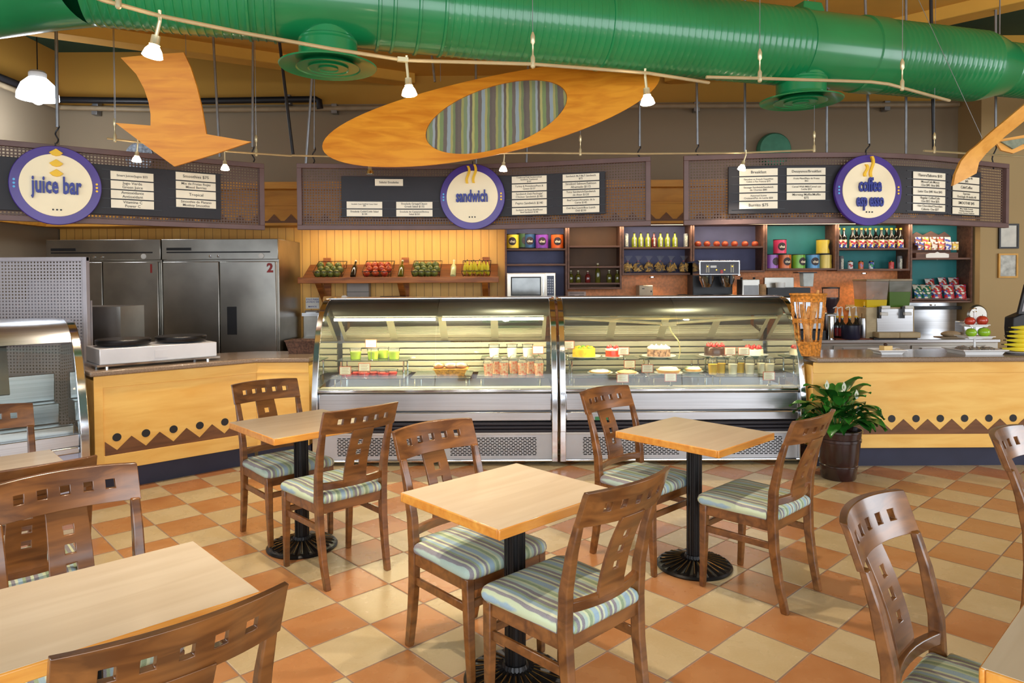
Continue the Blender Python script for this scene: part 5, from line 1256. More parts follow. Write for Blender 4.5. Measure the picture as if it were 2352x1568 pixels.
fill(b1, w1, 0, (4, 4, 3), avoc, 'avocado', lf('green avocado in the leftmost basket', (4, 4, 3)), 'avocados in the left basket')
fill(b2_, w2, 0, (3, 4, 4), mang, 'mango', lf('red mango in the second basket', (3, 4, 4)), 'mangoes in the second basket')
fill(b3, w3, 0, (4, 4, 4), avoc, 'avocado', lf('green avocado in the third basket', (4, 4, 4)), 'avocados in the third basket')
def banana(label, loc, rot, grp, L=0.17, r=0.019):
    t = thing('banana', label, 'banana', loc, 0, grp); t.rotation_euler = rot
    pts = [((s-0.5)*0, 0.25*L*(1-(2*s-1)**2), (s-0.5)*L) for s in lin(0, 1, 9)]
    MB().tube(pts, r, 8, rs=[0.4*r, 0.8*r, r, r, r, r, 0.95*r, 0.6*r, 0.3*r]).build('banana_peel', ban, t)
    MB().tube([pts[-1], (0, pts[-1][1]-0.008, pts[-1][2]+0.02)], 0.005, 6).build('banana_stem', bantip, t); return t
for k in range(9):
    x = -w4/2*0.8+w4*0.8*k/8; wp = Vector(b4.location)+Matrix.Rotation(SL, 3, 'X') @ Vector((x, 0.10+0.03*(k % 2), 0.085))
    banana('yellow banana, %s from the left in the rightmost basket' % ordn[k], wp, (-0.55+0.1*(k % 3), 0.12*math.sin(k*2)+0.08*(k-4)/4, PI), 'bananas in the right basket')
for px, m_, l_, c_ in ((812, darkgl, 'dark vinegar bottle leaning between avocados and mangoes', yellow), (921, amberg, 'dark olive oil bottle leaning left of the middle avocado basket', yellow), (1041, M('cream_dressing', (196, 200, 140), 0.2, 0, 0.05, 5, coat=0.5), 'bottle of pale dressing leaning left of the bananas', M('green_cork', (110, 116, 50), 0.5))):
    p = ledge_pt(px, 0.02); b = bottle('leaning_bottle', l_, px, 600, 8.42, 0.27, 0.034, m_, None, None, MATS['clear_stopper'] if m_ is not darkgl else MATS['clear_stopper'], tilt=0)
    b.location = (p.x, 8.46, LZ-0.0); b.rotation_euler = (-0.75, 0.0, 0)
# things on the panelled wall under the ledge
p = at(827, 672, 8.83); t = thing('towel_dispenser', 'grey paper towel dispenser on the panelled wall under the ledge', 'dispenser', (p.x, 8.70, p.z-0.15))
MB().b2(-0.14, 0.14, 0, 0.13, 0, 0.30).build('dispenser_cover', M('grey_dispenser', (150, 138, 128), 0.4, 0, 0.04, 6), t, bev=0.01); MB().b2(-0.14, 0.14, -0.004, 0, 0.16, 0.165).build('cover_seam', black, t)
p = at(903, 682, 8.6); t = thing('rail_handle', 'dark horizontal bar mounted on the wall above the left display case', 'bar', (p.x, 8.6, p.z)); MB().tube([(-0.16, 0, 0), (0.16, 0, 0)], 0.012, 8).build('bar_rod', black, t); q = MB(); [q.tube([(x, 0, 0), (x, 0, -0.10), (x, 0.24, -0.10)], 0.006, 6) for x in (-0.11, 0.13)]; q.build('bar_bracket', black, t)
p = at(717, 696, 8.82); t = thing('paper_sign', 'white hand-washing notice taped to the yellow wall beside the refrigerator', 'sign', (p.x, 8.835, p.z)); MB().b2(-0.085, 0.085, -0.003, 0, -0.07, 0.07).build('paper_sheet', white, t)
text('notice_lettering', 'SOLO PARA\nLAVADO DE\n\nMANOS', 0.03, blue_letter, t, (0, -0.004, 0.0), ext=0.0003, bold=0.0004)
p = at(717, 716, 8.78); t = thing('soap_dispenser', 'small grey soap shelf below the hand-washing notice', 'dispenser', (p.x, 8.73, p.z-0.03)); MB().b2(-0.08, 0.08, 0, 0.11, 0, 0.05).build('dispenser_body', MATS['grey_dispenser'], t, bev=0.01); MB().b2(-0.06, 0.06, -0.002, 0.0, 0.01, 0.03).build('dispenser_slot', steel, t)
p = at(787, 687, 7.0)
t = thing('rolled_paper', 'end of a cardboard and white paper roll on top of the left display case', 'roll', at(770, 688, 6.75)); MB().lathe([(0.035, -0.11), (0.035, 0.07)], 16, axis='X').build('cardboard_roll', M('tan_cardboard', (196, 150, 90), 0.8), t, rz=-0.1); MB().lathe([(0.0, 0.07), (0.04, 0.072), (0.045, 0.10), (0.03, 0.12), (0, 0.125)], 16, axis='X').build('paper_end', white, t, rz=-0.1)
# sink counter behind the left case
t = thing('sink_counter', 'steel sink counter with splashback between refrigerator and left display case', 'counter', (-2.62, 8.15, 0))
MB().b2(0, 1.9, 0, 0.66, 0.86, 0.90).build('counter_top', steel, t, bev=0.004); MB().b2(0, 1.9, 0.63, 0.67, 0.90, 1.16).build('splashback', dark_steel, t); MB().b2(0, 1.9, 0.55, 0.67, 1.16, 1.20).build('splash_ledge', steel, t); MB().b2(0.03, 1.87, 0.05, 0.64, 0.1, 0.86).build('cabinet', dark_steel, t)
t = thing('faucet', 'curved chrome faucet over the sink', 'faucet', (-2.13, 8.45, 0.90)); MB().lathe([(0.025, 0), (0.02, 0.03)], 12).build('faucet_base', chrome, t); MB().tube([(0, 0, 0), (0, 0, 0.22), (-0.02, -0.03, 0.28), (-0.06, -0.08, 0.28), (-0.09, -0.11, 0.22)], 0.012, 8).build('faucet_spout', chrome, t)
t = thing('paper_cup', 'small brown paper cup with white lid left of the left display case', 'cup', (at(722, 797, 6.58).x, 6.58, 0.932)); MB().lathe([(0.030, 0), (0.042, 0.085)], 18).build('cup_body', M('kraft_paper', (206, 160, 116), 0.8), t); MB().lathe([(0.045, 0.085), (0.045, 0.095), (0.036, 0.1), (0, 0.1)], 18).build('cup_lid', white, t)
wk = M('dark_wicker', (92, 62, 48), 0.8, 0, 0.25, 60, bump=0.6)
p = at(700, 822, 6.45); t = thing('dark_basket', 'low dark brown wicker basket on the worktop beside the left display case', 'basket', (p.x, 6.45, 0.932)); q = MB()
q.prism([(-0.13, -0.08), (0.13, -0.08), (0.13, 0.08), (-0.13, 0.08)], 0, 0.004); vs = []
for (a, b, z) in ((0.12, 0.07, 0), (0.15, 0.10, 0.12), (0.14, 0.09, 0.12), (0.11, 0.06, 0.01)): vs += [(-a, -b, z), (a, -b, z), (a, b, z), (-a, b, z)]
q.add(vs, [(i*4+k, i*4+(k+1) % 4, i*4+4+(k+1) % 4, i*4+4+k) for i in range(3) for k in range(4)]); q.build('basket_weave', wk, t); MB().tube([(-0.15, -0.10, 0.12), (0.15, -0.10, 0.12), (0.15, 0.10, 0.12), (-0.15, 0.10, 0.12)], 0.007, 6, close=True).build('basket_rim', wk, t)

# crepe maker on the angled counter
c = ij(1.80, 6.22); t = thing('crepe_maker', 'double crepe maker with two black round plates and white metal body', 'crepe maker', (c.x, c.y, 0.932), YAW)
cw = M('white_enamelled_steel', (206, 204, 206), 0.3, 0.3, 0.04, 4)
MB().b2(-0.44, 0.44, -0.20, 0.22, 0.035, 0.155).build('appliance_body', cw, t, bev=0.006)
MB().b2(-0.46, 0.46, -0.215, 0.23, 0.02, 0.035).build('base_tray', chrome, t)
for x in (-0.22, 0.22):
    MB().lathe([(0.10, 0.155), (0.16, 0.165), (0.185, 0.168)], 36, (x, 0.01, 0)).build('burner_rim', chrome, t)
    MB().lathe([(0.195, 0.172), (0.20, 0.180), (0.20, 0.205), (0.194, 0.212), (0, 0.212)], 40, (x, 0.01, 0)).build('hot_plate', black_metal, t)
for x in (-0.38, 0.38):
    for y in (-0.15, 0.17): MB().lathe([(0.016, 0), (0.016, 0.022)], 12, (x, y, 0)).build('foot', chrome, t)
MB().b2(-0.05, 0.05, -0.205, -0.2, 0.06, 0.12).build('control_plate', cw, t)
# ------------------------------------------------------------------ back bar appliances
t = thing('back_counter', 'long steel back counter with drawers behind the right counter', 'counter', (0.0, 8.0, 0))
MB().b2(0, 5.6, 0, 0.82, 0.85, 0.89).build('counter_top', steel, t, bev=0.006); MB().b2(0.0, 5.6, 0.05, 0.8, 0.10, 0.85).build('cabinet_body', dark_steel, t)
for k in range(6):
    d = MB().b2(0.1+k*0.9, 0.95+k*0.9, 0.03, 0.05, 0.62, 0.82).build('drawer', dark_steel, t, bev=0.004); MB().b2(0.2+k*0.9, 0.85+k*0.9, 0.005, 0.03, 0.775, 0.795).build('drawer_pull', steel, d)
MB().b2(4.6, 5.6, 0.80, 0.83, 0.89, 1.32).build('splashback', steel, t); MB().b2(4.6, 5.6, 0.70, 0.83, 1.20, 1.24).build('splash_ledge', black, t)
tag(MB().b2(at(1905, 780, 8.2).x, at(2025, 780, 8.2).x, 8.03, 8.5, 0.891, 0.897).build('red_bar_mat', M('brick_red_mat', (150, 70, 40), 0.7, 0, 0.1, 30)), 'brick red mat under the syrup bottles on the back counter', 'mat')

# microwave
p = at(1220, 686, 8.45); t = thing('microwave_oven', 'silver microwave oven on the lowest shelf above the display case', 'microwave', (p.x, 8.42, zf(688)))
mw = M('silver_microwave', (206, 196, 180), 0.3, 0.6, 0.04, 4)
MB().b2(-0.295, 0.295, 0.0, 0.36, 0.0, 0.325).build('oven_casing', mw, t, bev=0.006)
d = MB().b2(-0.29, 0.17, -0.02, 0.0, 0.01, 0.315).build('oven_door', mw, t, bev=0.004)
MB().b2(-0.245, 0.12, -0.024, -0.018, 0.05, 0.28).build('door_frame', black, d, bev=0.004); MB().b2(-0.23, 0.105, -0.027, -0.023, 0.065, 0.265).build('door_window', M('meshed_window', (120, 122, 120), 0.1, 0.3, 0.2, 3, coat=0.5), d)
MB().tube([(0.145, -0.045, 0.05), (0.145, -0.045, 0.28)], 0.008, 8).build('door_handle', chrome, t)
MB().b2(0.19, 0.275, -0.012, 0, 0.05, 0.29).build('control_panel', M('blue_grey_keypad', (70, 76, 100), 0.4, 0, 0.2, 50), t)
q = MB(); [q.box((0.205+0.026*(k % 3), -0.014, 0.24-0.03*(k//3)), (0.018, 0.004, 0.018)) for k in range(18)]; q.build('keypad_button', M('pale_buttons', (170, 176, 190), 0.5), t)
text('maker_mark', 'Amana', 0.018, black, t, (-0.24, -0.022, 0.028), ext=0.0004)
# notices on the salmon wall
p = at(1325, 682, 8.83); t = thing('paper_notice', 'pale two-column notice on the salmon wall above the right display case', 'notice', (p.x, 8.835, p.z)); MB().b2(-0.115, 0.115, -0.003, 0, -0.07, 0.07).build('paper_sheet', M('notice_paper', (206, 180, 170), 0.6), t)
q = MB(); [q.b2(x0, x0+0.06, -0.004, -0.003, 0.02-0.02*k, 0.026-0.02*k) for k in range(4) for x0 in (-0.09, 0.03)]; q.b2(-0.09, 0.09, -0.004, -0.003, 0.045, 0.052); q.build('printed_lines', gray_letter, t)
p = at(1484, 671, 8.6); t = thing('wall_box', 'small beige dispenser box hanging under the shelf of chip bags', 'dispenser', (p.x, 8.60, p.z-0.08)); MB().b2(-0.085, 0.085, 0, 0.23, 0, 0.165).build('box_casing', M('beige_box', (198, 180, 152), 0.5), t, bev=0.008); MB().b2(-0.05, -0.02, -0.003, 0, 0.12, 0.13).build('box_mark', black, t); MB().b2(0.055, 0.07, -0.004, 0, 0.08, 0.10).build('box_latch', black, t)
# coffee servers
def server(label, px):
    p = at(px, 690, 8.25); t = thing('coffee_server', label, 'coffee server', (p.x, 8.2, 1.02), 0, 'insulated coffee servers')
    MB().b2(-0.085, 0.085, 0, 0.22, 0.0, 0.37).build('server_body', steel, t, bev=0.02, seg=3); MB().b2(-0.055, 0.055, -0.006, 0, 0.20, 0.35).build('front_recess', black, t); MB().b2(-0.004, 0.012, -0.012, -0.005, 0.20, 0.34).build('sight_glass', chrome, t)
    MB().lathe([(0.08, 0.37), (0.078, 0.385), (0.05, 0.395), (0, 0.395)], 20, (0, 0.11, 0)).build('server_lid', black, t)
    MB().b2(-0.08, 0.08, 0.02, 0.2, -0.13, 0).build('server_stand', black, t); return t
s0 = server('steel coffee server at left, standing apart from the brewer', 1571); server('steel coffee server under the left side of the brewer', 1630); server('steel coffee server under the right side of the brewer', 1675)
# brewer
p = at(1650, 640, 8.2); t = thing('coffee_brewer', 'twin coffee brewer with dark control panel and indicator lights', 'coffee machine', (p.x, 8.2, 0.89))
z = lambda py: yz(py, 8.15)-0.89
MB().b2(-0.24, 0.24, 0.23, 0.5, 0.0, z(602)).build('brewer_column', black, t, bev=0.01); MB().b2(-0.24, 0.24, -0.05, 0.5, z(634), z(600)).build('brewer_head', chrome, t, bev=0.008)
cp = MB().b2(-0.225, 0.225, -0.058, -0.05, z(632), z(603)).build('control_panel', M('dark_grey_panel', (66, 64, 74), 0.4), t); MB().b2(-0.11, -0.04, -0.062, -0.058, z(617), z(612)).build('display_window', white, cp)
for x, zz in ((-0.145, 614), (0.145, 614), (-0.04, 622), (0.055, 622)): MB().box((x, -0.061, z(zz)), (0.012, 0.006, 0.012)).build('indicator_light', M('amber_indicator', (240, 180, 40), 0.4, emit=(255, 190, 40), es=2), cp)
MB().box((0.02, -0.062, z(626)), (0.03, 0.006, 0.04)).build('power_switch', M('red_switch', (180, 40, 40), 0.4), cp)
for x in (-0.155, -0.13, 0.13, 0.155): MB().b2(x-0.008, x+0.008, -0.062, -0.058, z(628), z(610)).build('selector_key', M('pale_keys', (170, 165, 150), 0.5), cp)
for x in (-0.12, 0.12):
    f = MB().lathe([(0.05, z(662)), (0.085, z(645)), (0.09, z(636))], 24, (x, 0.06, 0)).build('filter_basket', chrome, t); MB().box((x+0.01, -0.05, z(645)), (0.025, 0.05, 0.10)).build('basket_handle', black, f)
# box behind with clear face
p = at(1725, 690, 8.2); t = thing('bean_container', 'steel box with clear front beside the coffee brewer', 'container', (p.x, 8.2, 0.89)); MB().b2(-0.105, 0.105, 0, 0.2, 0.0, 0.70).build('container_body', dark_steel, t, bev=0.008); MB().b2(-0.085, 0.085, -0.004, 0, 0.50, 0.63).build('clear_front', M('smoky_window', (104, 100, 96), 0.15), t)
for x in (-0.08, 0.07): MB().lathe([(0.012, 0.70), (0.016, 0.72), (0, 0.725)], 10, (x, 0.1, 0)).build('lid_knob', black, t)
# espresso machine
p = at(1800, 690, 8.2); t = thing('espresso_machine', 'espresso machine with steel back panel, partly behind the bread basket', 'espresso machine', (p.x, 8.15, 0.89))
MB().b2(-0.17, 0.18, 0.2, 0.25, 0.55, 0.72).build('splash_plate', dark_steel, t, bev=0.003); MB().b2(-0.25, 0.45, 0, 0.45, 0.1, 0.5).build('machine_body', steel, t, bev=0.02); MB().b2(-0.2, 0.3, 0.02, 0.4, 0.5, 0.60).build('cup_tray', black, t)
MB().lathe([(0.05, 0.60), (0.055, 0.66), (0, 0.66)], 16, (-0.02, 0.1, 0)).build('cup_stack', white, t); MB().b2(-0.25, 0.45, -0.05, 0.4, 0.0, 0.1).build('drip_tray', black, t)
p = at(1865, 688, 8.1); t = thing('steel_inset_pan', 'translucent white food pan on top of the espresso machine', 'container', (p.x, 8.25, 1.49)); MB().box((0, 0, 0.09), (0.13, 0.12, 0.16), taper=0.88).build('pan_body', M('milky_plastic', (196, 202, 196), 0.3), t, bev=0.008); MB().box((-0.02, 0, 0.175), (0.22, 0.15, 0.012)).build('pan_lid', black, t)
p = at(1742, 690, 8.2); 
for k, (px, n_, l_) in enumerate(((1751, 9, 'tall stack of paper cups beside the clear-fronted box'), (1759, 8, 'second stack of paper cups left of the espresso machine'))):
    p = at(px, 690, 8.2); t = thing('paper_cup_stack', l_, 'cups', (p.x, 8.2+0.1*k, 0.89)); q = MB(); q.lathe([(0.036, 0), (0.04, 0.40)], 16)
    for m_ in range(n_*3): q.lathe([(0.042, 0.40+m_*0.009), (0.044, 0.404+m_*0.009), (0.042, 0.407+m_*0.009)], 16)
    q.build('stacked_cups', M('kraft_cups', (196, 156, 110), 0.8, 0, 0.1, 20), t)
# coffee grinder
p = at(1900, 740, 8.25); t = thing('coffee_grinder', 'coffee grinder with clear bean hopper behind the bread basket', 'grinder', (p.x+0.04, 8.25, 0.89))
MB().b2(-0.08, 0.08, -0.05, 0.15, 0.0, 0.30).build('grinder_body', steel, t, bev=0.02); MB().lathe([(0.04, 0.30), (0.05, 0.36), (0.095, 0.45), (0.095, 0.48)], 20).build('bean_hopper', M('dark_beans', (48, 36, 44), 0.3, coat=0.4), t); MB().lathe([(0.095, 0.48), (0.095, 0.585)], 20).build('hopper_wall', g_clear, t); MB().lathe([(0.1, 0.585), (0.1, 0.6), (0, 0.605)], 20).build('hopper_lid', black, t)
# steel pitchers
for px, Y, l_, r, h in ((1908, 8.12, 'shiny steel milk pitcher at the edge of the back counter', 0.045, 0.27), (1985, 8.2, 'round brushed steel canister holding a bottle neck', 0.085, 0.24)):
    p = at(px, 778, Y); t = thing('steel_pitcher' if h > .25 else 'steel_canister', l_, 'container', (p.x, Y, 0.897 if h < .25 else 0.891)); MB().lathe([(r, 0), (r*1.02, 0.01), (r, h*0.75), (r*0.9, h), (r*0.86, h), (r*0.86, h*0.5), (0, h*0.5)], 24).build('vessel_body', chrome if h > .25 else steel, t); MB().lathe([(r*1.03, h*0.97), (r*0.95, h*1.01)], 24).build('vessel_rim', chrome, t)
p = at(1985, 735, 8.2); t = thing('syrup_bottle', 'bottle with yellow neck standing in the steel canister', 'bottle', (p.x, 8.2, 1.03)); MB().lathe([(0.03, 0), (0.03, 0.15), (0.012, 0.2), (0.011, 0.27)], 14).build('bottle_body', darkgl, t); MB().lathe([(0.013, 0.24), (0.013, 0.29), (0, 0.29)], 12).build('neck_band', yellow, t)
for k, (px, Y) in enumerate(((1923, 8.2), (1934, 8.14), (1951, 8.14), (1966, 8.2))):
    p = at(px, 775, Y); b = bottle('pump_bottle', 'syrup bottle with white pump, %s from the left on the red mat' % ordn[k], px, 775, Y, 0.26, 0.04, darkgl, 'pump bottles on the red mat', M('red_bottle_label', (150, 30, 34), 0.5, 0, 0.3, 40), yellow)
    b.location.z = 0.897; MB().tube([(0, 0, 0.26), (0, 0, 0.36), (-0.02, -0.01, 0.365), (-0.06, -0.02, 0.35)], 0.006, 6).lathe([(0.016, 0.26), (0.008, 0.31)], 10).build('pump_head', white, b)
t = thing('bottle_caddy', 'low dark blue round tub in front of the pump bottles', 'tub', (at(1950, 777, 8.1).x, 8.06, 0.897)); MB().lathe([(0.095, 0), (0.10, 0.01), (0.10, 0.16), (0.094, 0.16), (0.094, 0.02), (0, 0.02)], 24).build('tub_body', M('dark_navy_plastic', (28, 32, 56), 0.35), t); MB().tube([(0.1*math.cos(a), 0.1*math.sin(a), 0.16) for a in lin(0, 2*PI*0.97, 20)], 0.003, 5, close=True).build('tub_rim', black, t)
t = thing('socket_plate', 'cream wall socket plate above the pump bottles', 'socket', (at(1954, 706, 8.82).x, 8.835, at(1954, 706, 8.82).z)); MB().b2(-0.06, 0.06, -0.008, 0, -0.035, 0.035).build('cover_plate', M('cream_socket', (206, 180, 130), 0.5), t, bev=0.002); MB().b2(-0.03, 0.03, -0.011, -0.008, -0.012, 0.012).build('socket_face', MATS['cream_socket'], t)
# juice dispenser
p = at(2052, 775, 8.05); t = thing('juice_dispenser', 'two-tank juice dispenser with yellow and green juice', 'juice dispenser', (p.x, 8.1, 0.891))
z = lambda py: yz(py, 8.1)-0.891
bs = M('beige_dispenser_plastic', (196, 176, 136), 0.5)
MB().b2(-0.29, 0.27, 0.0, 0.42, 0.0, z(710)).build('dispenser_base', bs, t, bev=0.008); MB().b2(-0.17, 0.25, -0.012, 0.0, 0.08, z(713)).build('steel_front', steel, t, bev=0.004)
q = MB()
for k in range(14): q.b2(-0.29, -0.18, -0.006, 0.0, 0.03+k*0.021, 0.04+k*0.021)
q.build('vent_louvres', bs, t)
for x, m1, lev, m2 in ((-0.14, M('yellow_juice', (222, 190, 20), 0.3, 0, 0.03, 3), 693, glass('hazy_tank', (214, 200, 178), 0.7, 0.25)), (0.13, M('green_juice', (74, 110, 22), 0.3, 0, 0.05, 3), 675, glass('hazy_green_tank', (150, 170, 80), 0.7, 0.25))):
    zl = z(lev); zb_ = z(714); zt_ = z(650)
    wz = lambda q_: 0.225+0.04*(q_-zb_)/(zt_-zb_)
    MB().box((x, 0.2, (zb_+zl)/2), (wz(zl), 0.30, zl-zb_), taper=wz(zb_)/wz(zl)).build('juice_fill', m1, t)
    MB().box((x, 0.2, (zl+zt_)/2+0.0005), (wz(zt_), 0.32, zt_-zl-0.001), taper=wz(zl)/wz(zt_)).build('juice_tank', m2, t)
    MB().box((x, 0.2, zt_+0.012), (0.27, 0.34, 0.025)).build('tank_lid', M('clear_tank_lid', (150, 130, 100), 0.3), t, bev=0.006)
    f = MB().b2(x-0.0, x+0.10, -0.06, -0.012, z(713), z(706)).build('tap_lever', white, t, bev=0.006); MB().b2(x-0.02, x+0.06, -0.09, -0.012, z(728), z(721)).build('tap_paddle', white, t, bev=0.006); MB().b2(x-0.03, x-0.0, -0.05, -0.012, z(735), z(708)).build('tap_spout', black, t)
for x in (-0.10, 0.14): MB().b2(x-0.12, x+0.12, -0.15, 0.0, 0.02, 0.085).build('drip_tray', bs, t, bev=0.01)
MB().b2(-0.25, 0.25, -0.1, 0.35, 0.0, 0.02).build('foot_plate', black, t)
# bag at right of the back counter
p = at(2190, 780, 8.2); t = thing('wrapped_loaf', 'brown loaf on wrapping paper lying on the back counter right of the dispenser', 'bread', (p.x, 8.25, 0.891)); q = MB(); q.sphere((0, 0, 0.04), 0.09, 14, 8, 0.42, 1.3, 0.8); q.build('loaf', M('brown_loaf', (168, 146, 116), 0.8, bump=0.4), t); MB().box((0.02, 0, 0.005), (0.36, 0.16, 0.01)).build('wrapping_paper', M('kraft_wrap', (150, 130, 104), 0.8), t)
p = at(2225, 742, 8.3); t = thing('meat_slicer', 'round pale metal machine head behind the tiered fruit stand', 'machine', (p.x, 8.15, 0.89)); MB().lathe([(0.10, -0.02), (0.12, 0.0), (0.10, 0.03), (0, 0.03)], 28, (0.0, 0, 0.27), axis='Y').build('round_guard', dark_steel, t); MB().b2(-0.14, 0.10, 0.02, 0.2, 0, 0.20).build('machine_base', steel, t, bev=0.02)

# ------------------------------------------------------------------ on the right counter
wic = M('golden_wicker', (214, 140, 52), 0.6, 0, 0.22, 50, bump=0.6)
p = at(1860, 818, 6.02); t = thing('bread_basket', 'tall golden wicker basket holding long bread loaves', 'basket', (p.x, 6.06, 0.935))
hb = 0.52
def br(z): return 0.095+0.048*(z/hb)
for z0, z1 in ((0.0, 0.115), (0.285, 0.31), (0.465, 0.52)):
    q = MB(); n = max(2, int((z1-z0)/0.009))
    for i in range(n+1):
        z_ = z0+(z1-z0)*i/n; q.tube([((br(z_)+0.003*math.sin(k*PI+i*PI))*math.cos(2*PI*k/24), (br(z_)+0.003*math.sin(k*PI+i*PI))*math.sin(2*PI*k/24), z_) for k in range(24)], 0.005, 5, close=True)
    q.build('woven_band', wic, t)
q = MB()
for k in range(14):
    a = 2*PI*k/14; q.tube([(br(z_)*math.cos(a), br(z_)*math.sin(a), z_) for z_ in (0, 0.25, 0.5)], 0.0055, 6)
q.build('upright_canes', wic, t); MB().lathe([(0.09, 0.0), (0.09, 0.01), (0, 0.01)], 20).build('basket_bottom', wic, t)
MB().tube([((br(.52)+0.004)*math.cos(2*PI*k/28), (br(.52)+0.004)*math.sin(2*PI*k/28), 0.525) for k in range(28)], 0.009, 6, close=True).build('basket_rim', wic, t)
bread = M('baguette_crust', (222, 160, 92), 0.7, 0, 0.15, 20, bump=0.3)
bx, by = p.x, 6.06
for k, (a, b) in enumerate((((-0.03, 0.0, 0.02), (0.10, 0.03, 0.56)), ((0.03, -0.02, 0.02), (-0.07, -0.02, 0.44)), ((0.0, 0.04, 0.02), (0.03, 0.05, 0.42)))):
    f = thing('baguette', ['long baguette leaning right, its tip above the wicker basket rim', 'baguette leaning left inside the wicker basket', 'upright baguette at the back of the wicker basket'][k], 'bread', (bx, by, 0.935), 0, 'baguettes in the wicker basket')
    pts = [Vector(a).lerp(Vector(b), s_) for s_ in lin(0, 1, 9)]; MB().tube(pts, 0.026, 10, rs=[0.012, 0.022, 0.026, 0.027, 0.027, 0.027, 0.026, 0.021, 0.01]).build('loaf', bread, f)
    q = MB(); [q.box(Vector(a).lerp(Vector(b), s_)+Vector((0, -0.025, 0)), (0.02, 0.006, 0.03), 0, 0) for s_ in lin(0.2, 0.85, 5)]; q.build('crust_score', M('pale_score', (226, 176, 110), 0.8), f)
def plate_(label, c, r, square=False, name='plate'):
    t = thing(name, label, 'plate', c)
    if square:
        q = MB(); vs = []
        for a, z in ((0.70, 0), (0.78, 0.024), (1.0, 0.034), (1.0, 0.040), (0.72, 0.012), (0.0001, 0.010)):
            vs += [(-a*r, -a*r*0.8, z), (a*r, -a*r*0.8, z), (a*r, a*r*0.8, z), (-a*r, a*r*0.8, z)]
        q.add(vs, [(i*4+k, i*4+(k+1) % 4, i*4+4+(k+1) % 4, i*4+4+k) for i in range(5) for k in range(4)]+[(3, 2, 1, 0)]); q.build('plate_dish', porcelain, t)
        MB().b2(-r*0.45, r*0.45, -r*0.36, r*0.36, -0.004, 0.002).build('plate_foot', porcelain, t)
    else:
        MB().lathe([(r*0.5, 0), (r*0.6, 0.004), (r, 0.018), (r, 0.021), (r*0.6, 0.009), (0, 0.008)], 36).build('plate_dish', porcelain, t); MB().lathe([(r*0.5, -0.001), (r*0.52, 0.003)], 30).build('plate_foot', porcelain, t)
    return t
p = at(2043, 819, 6.05); plate_('white square plate with a cake slice on the right counter', (p.x, 6.08, 0.937), 0.125, True)
t = thing('cake_slice', 'pale cake slice with dark cream on a white square plate', 'cake', (p.x-0.01, 6.08, 0.948)); MB().prism([(-0.05, 0.03), (0.05, -0.01), (-0.04, -0.04)], 0, 0.06).build('sponge_wedge', M('pale_sponge', (240, 206, 140), 0.8), t, bev=0.004); MB().sphere((-0.01, 0, 0.07), 0.016, 10, 8, 0.8).build('dark_cream', M('dark_chocolate', (60, 34, 26), 0.4), t)
# tiered stand
p = at(2252, 822, 6.02); cx, cy = p.x, 6.1
t = thing('tiered_stand', 'white three-tier stand with apples and wrapped sweets', 'stand', (cx, cy, 0.937))
def sq(z, r, q, up=0.03):
    vs = []
    for a, dz in ((0.80, -0.004), (0.88, up*0.7), (1.0, up), (1.0, up+0.006), (0.78, 0.008), (0.0001, 0.006)): vs += [(-a*r, -a*r*0.8, z+dz), (a*r, -a*r*0.8, z+dz), (a*r, a*r*0.8, z+dz), (-a*r, a*r*0.8, z+dz)]
    q.add(vs, [(i*4+k, i*4+(k+1) % 4, i*4+4+(k+1) % 4, i*4+4+k) for i in range(5) for k in range(4)]+[(3, 2, 1, 0)])
for z, r, n_ in ((0.0, 0.195, 'bottom_tier'), (0.135, 0.12, 'middle_tier'), (0.235, 0.09, 'top_tier')):
    q = MB(); sq(z, r, q, 0.035 if z == 0 else 0.012); q.build(n_, porcelain, t)
MB().lathe([(0.009, 0), (0.009, 0.36)], 10).build('centre_post', porcelain, t)
MB().tube([(0.018*math.cos(a), 0, 0.375+0.018*math.sin(a)) for a in lin(0, 2*PI*0.94, 14)], 0.004, 6, close=True).build('ring_handle', chrome, t)
ra = M('red_apple_skin', (156, 28, 30), 0.25, 0, 0.1, 14, rgb2=(196, 70, 40), coat=0.5); ga = M('green_apple_skin', (140, 186, 40), 0.25, 0, 0.05, 14, coat=0.5)
fruit('red_apple', 'dark red apple on the left of the top tier', (cx-0.055, cy-0.02, 0.937+0.243), 0.043, ra, None, 0.9)
fruit('red_apple', 'bright red apple on the right of the top tier', (cx+0.045, cy-0.03, 0.937+0.243), 0.046, ra, None, 0.95)
fruit('green_apple', 'green apple on the left of the middle tier', (cx-0.05, cy-0.03, 0.937+0.143), 0.044, ga, None, 0.9)
fruit('green_apple', 'large green apple on the right of the middle tier', (cx+0.055, cy-0.04, 0.937+0.143), 0.05, ga, None, 0.85)
rnd = random.Random(4)
for k in range(8):
    a = k/8*2*PI+0.3; f = thing('wrapped_cookie', 'cellophane-wrapped cookie on the bottom tier, %s around the post' % ordn[k], 'sweet', (cx+0.11*math.cos(a), cy+0.085*math.sin(a), 0.952), a, 'wrapped cookies on the bottom tier')
    MB().lathe([(0.0, 0.0), (0.03, 0.002), (0.034, 0.01), (0.026, 0.018), (0, 0.019)], 14).build('cookie', M('oat_cookie', (184, 132, 84), 0.8, 0, 0.2, 60), f)
    q = MB(); q.sphere((0, 0, 0.015), 0.042, 9, 5, 0.5); q.v = [v+Vector((rnd.random(), rnd.random(), rnd.random()))*0.010 for v in q.v]; q.build('cellophane', glass('cellophane', (244, 240, 230), 1.0, 0.2), f)
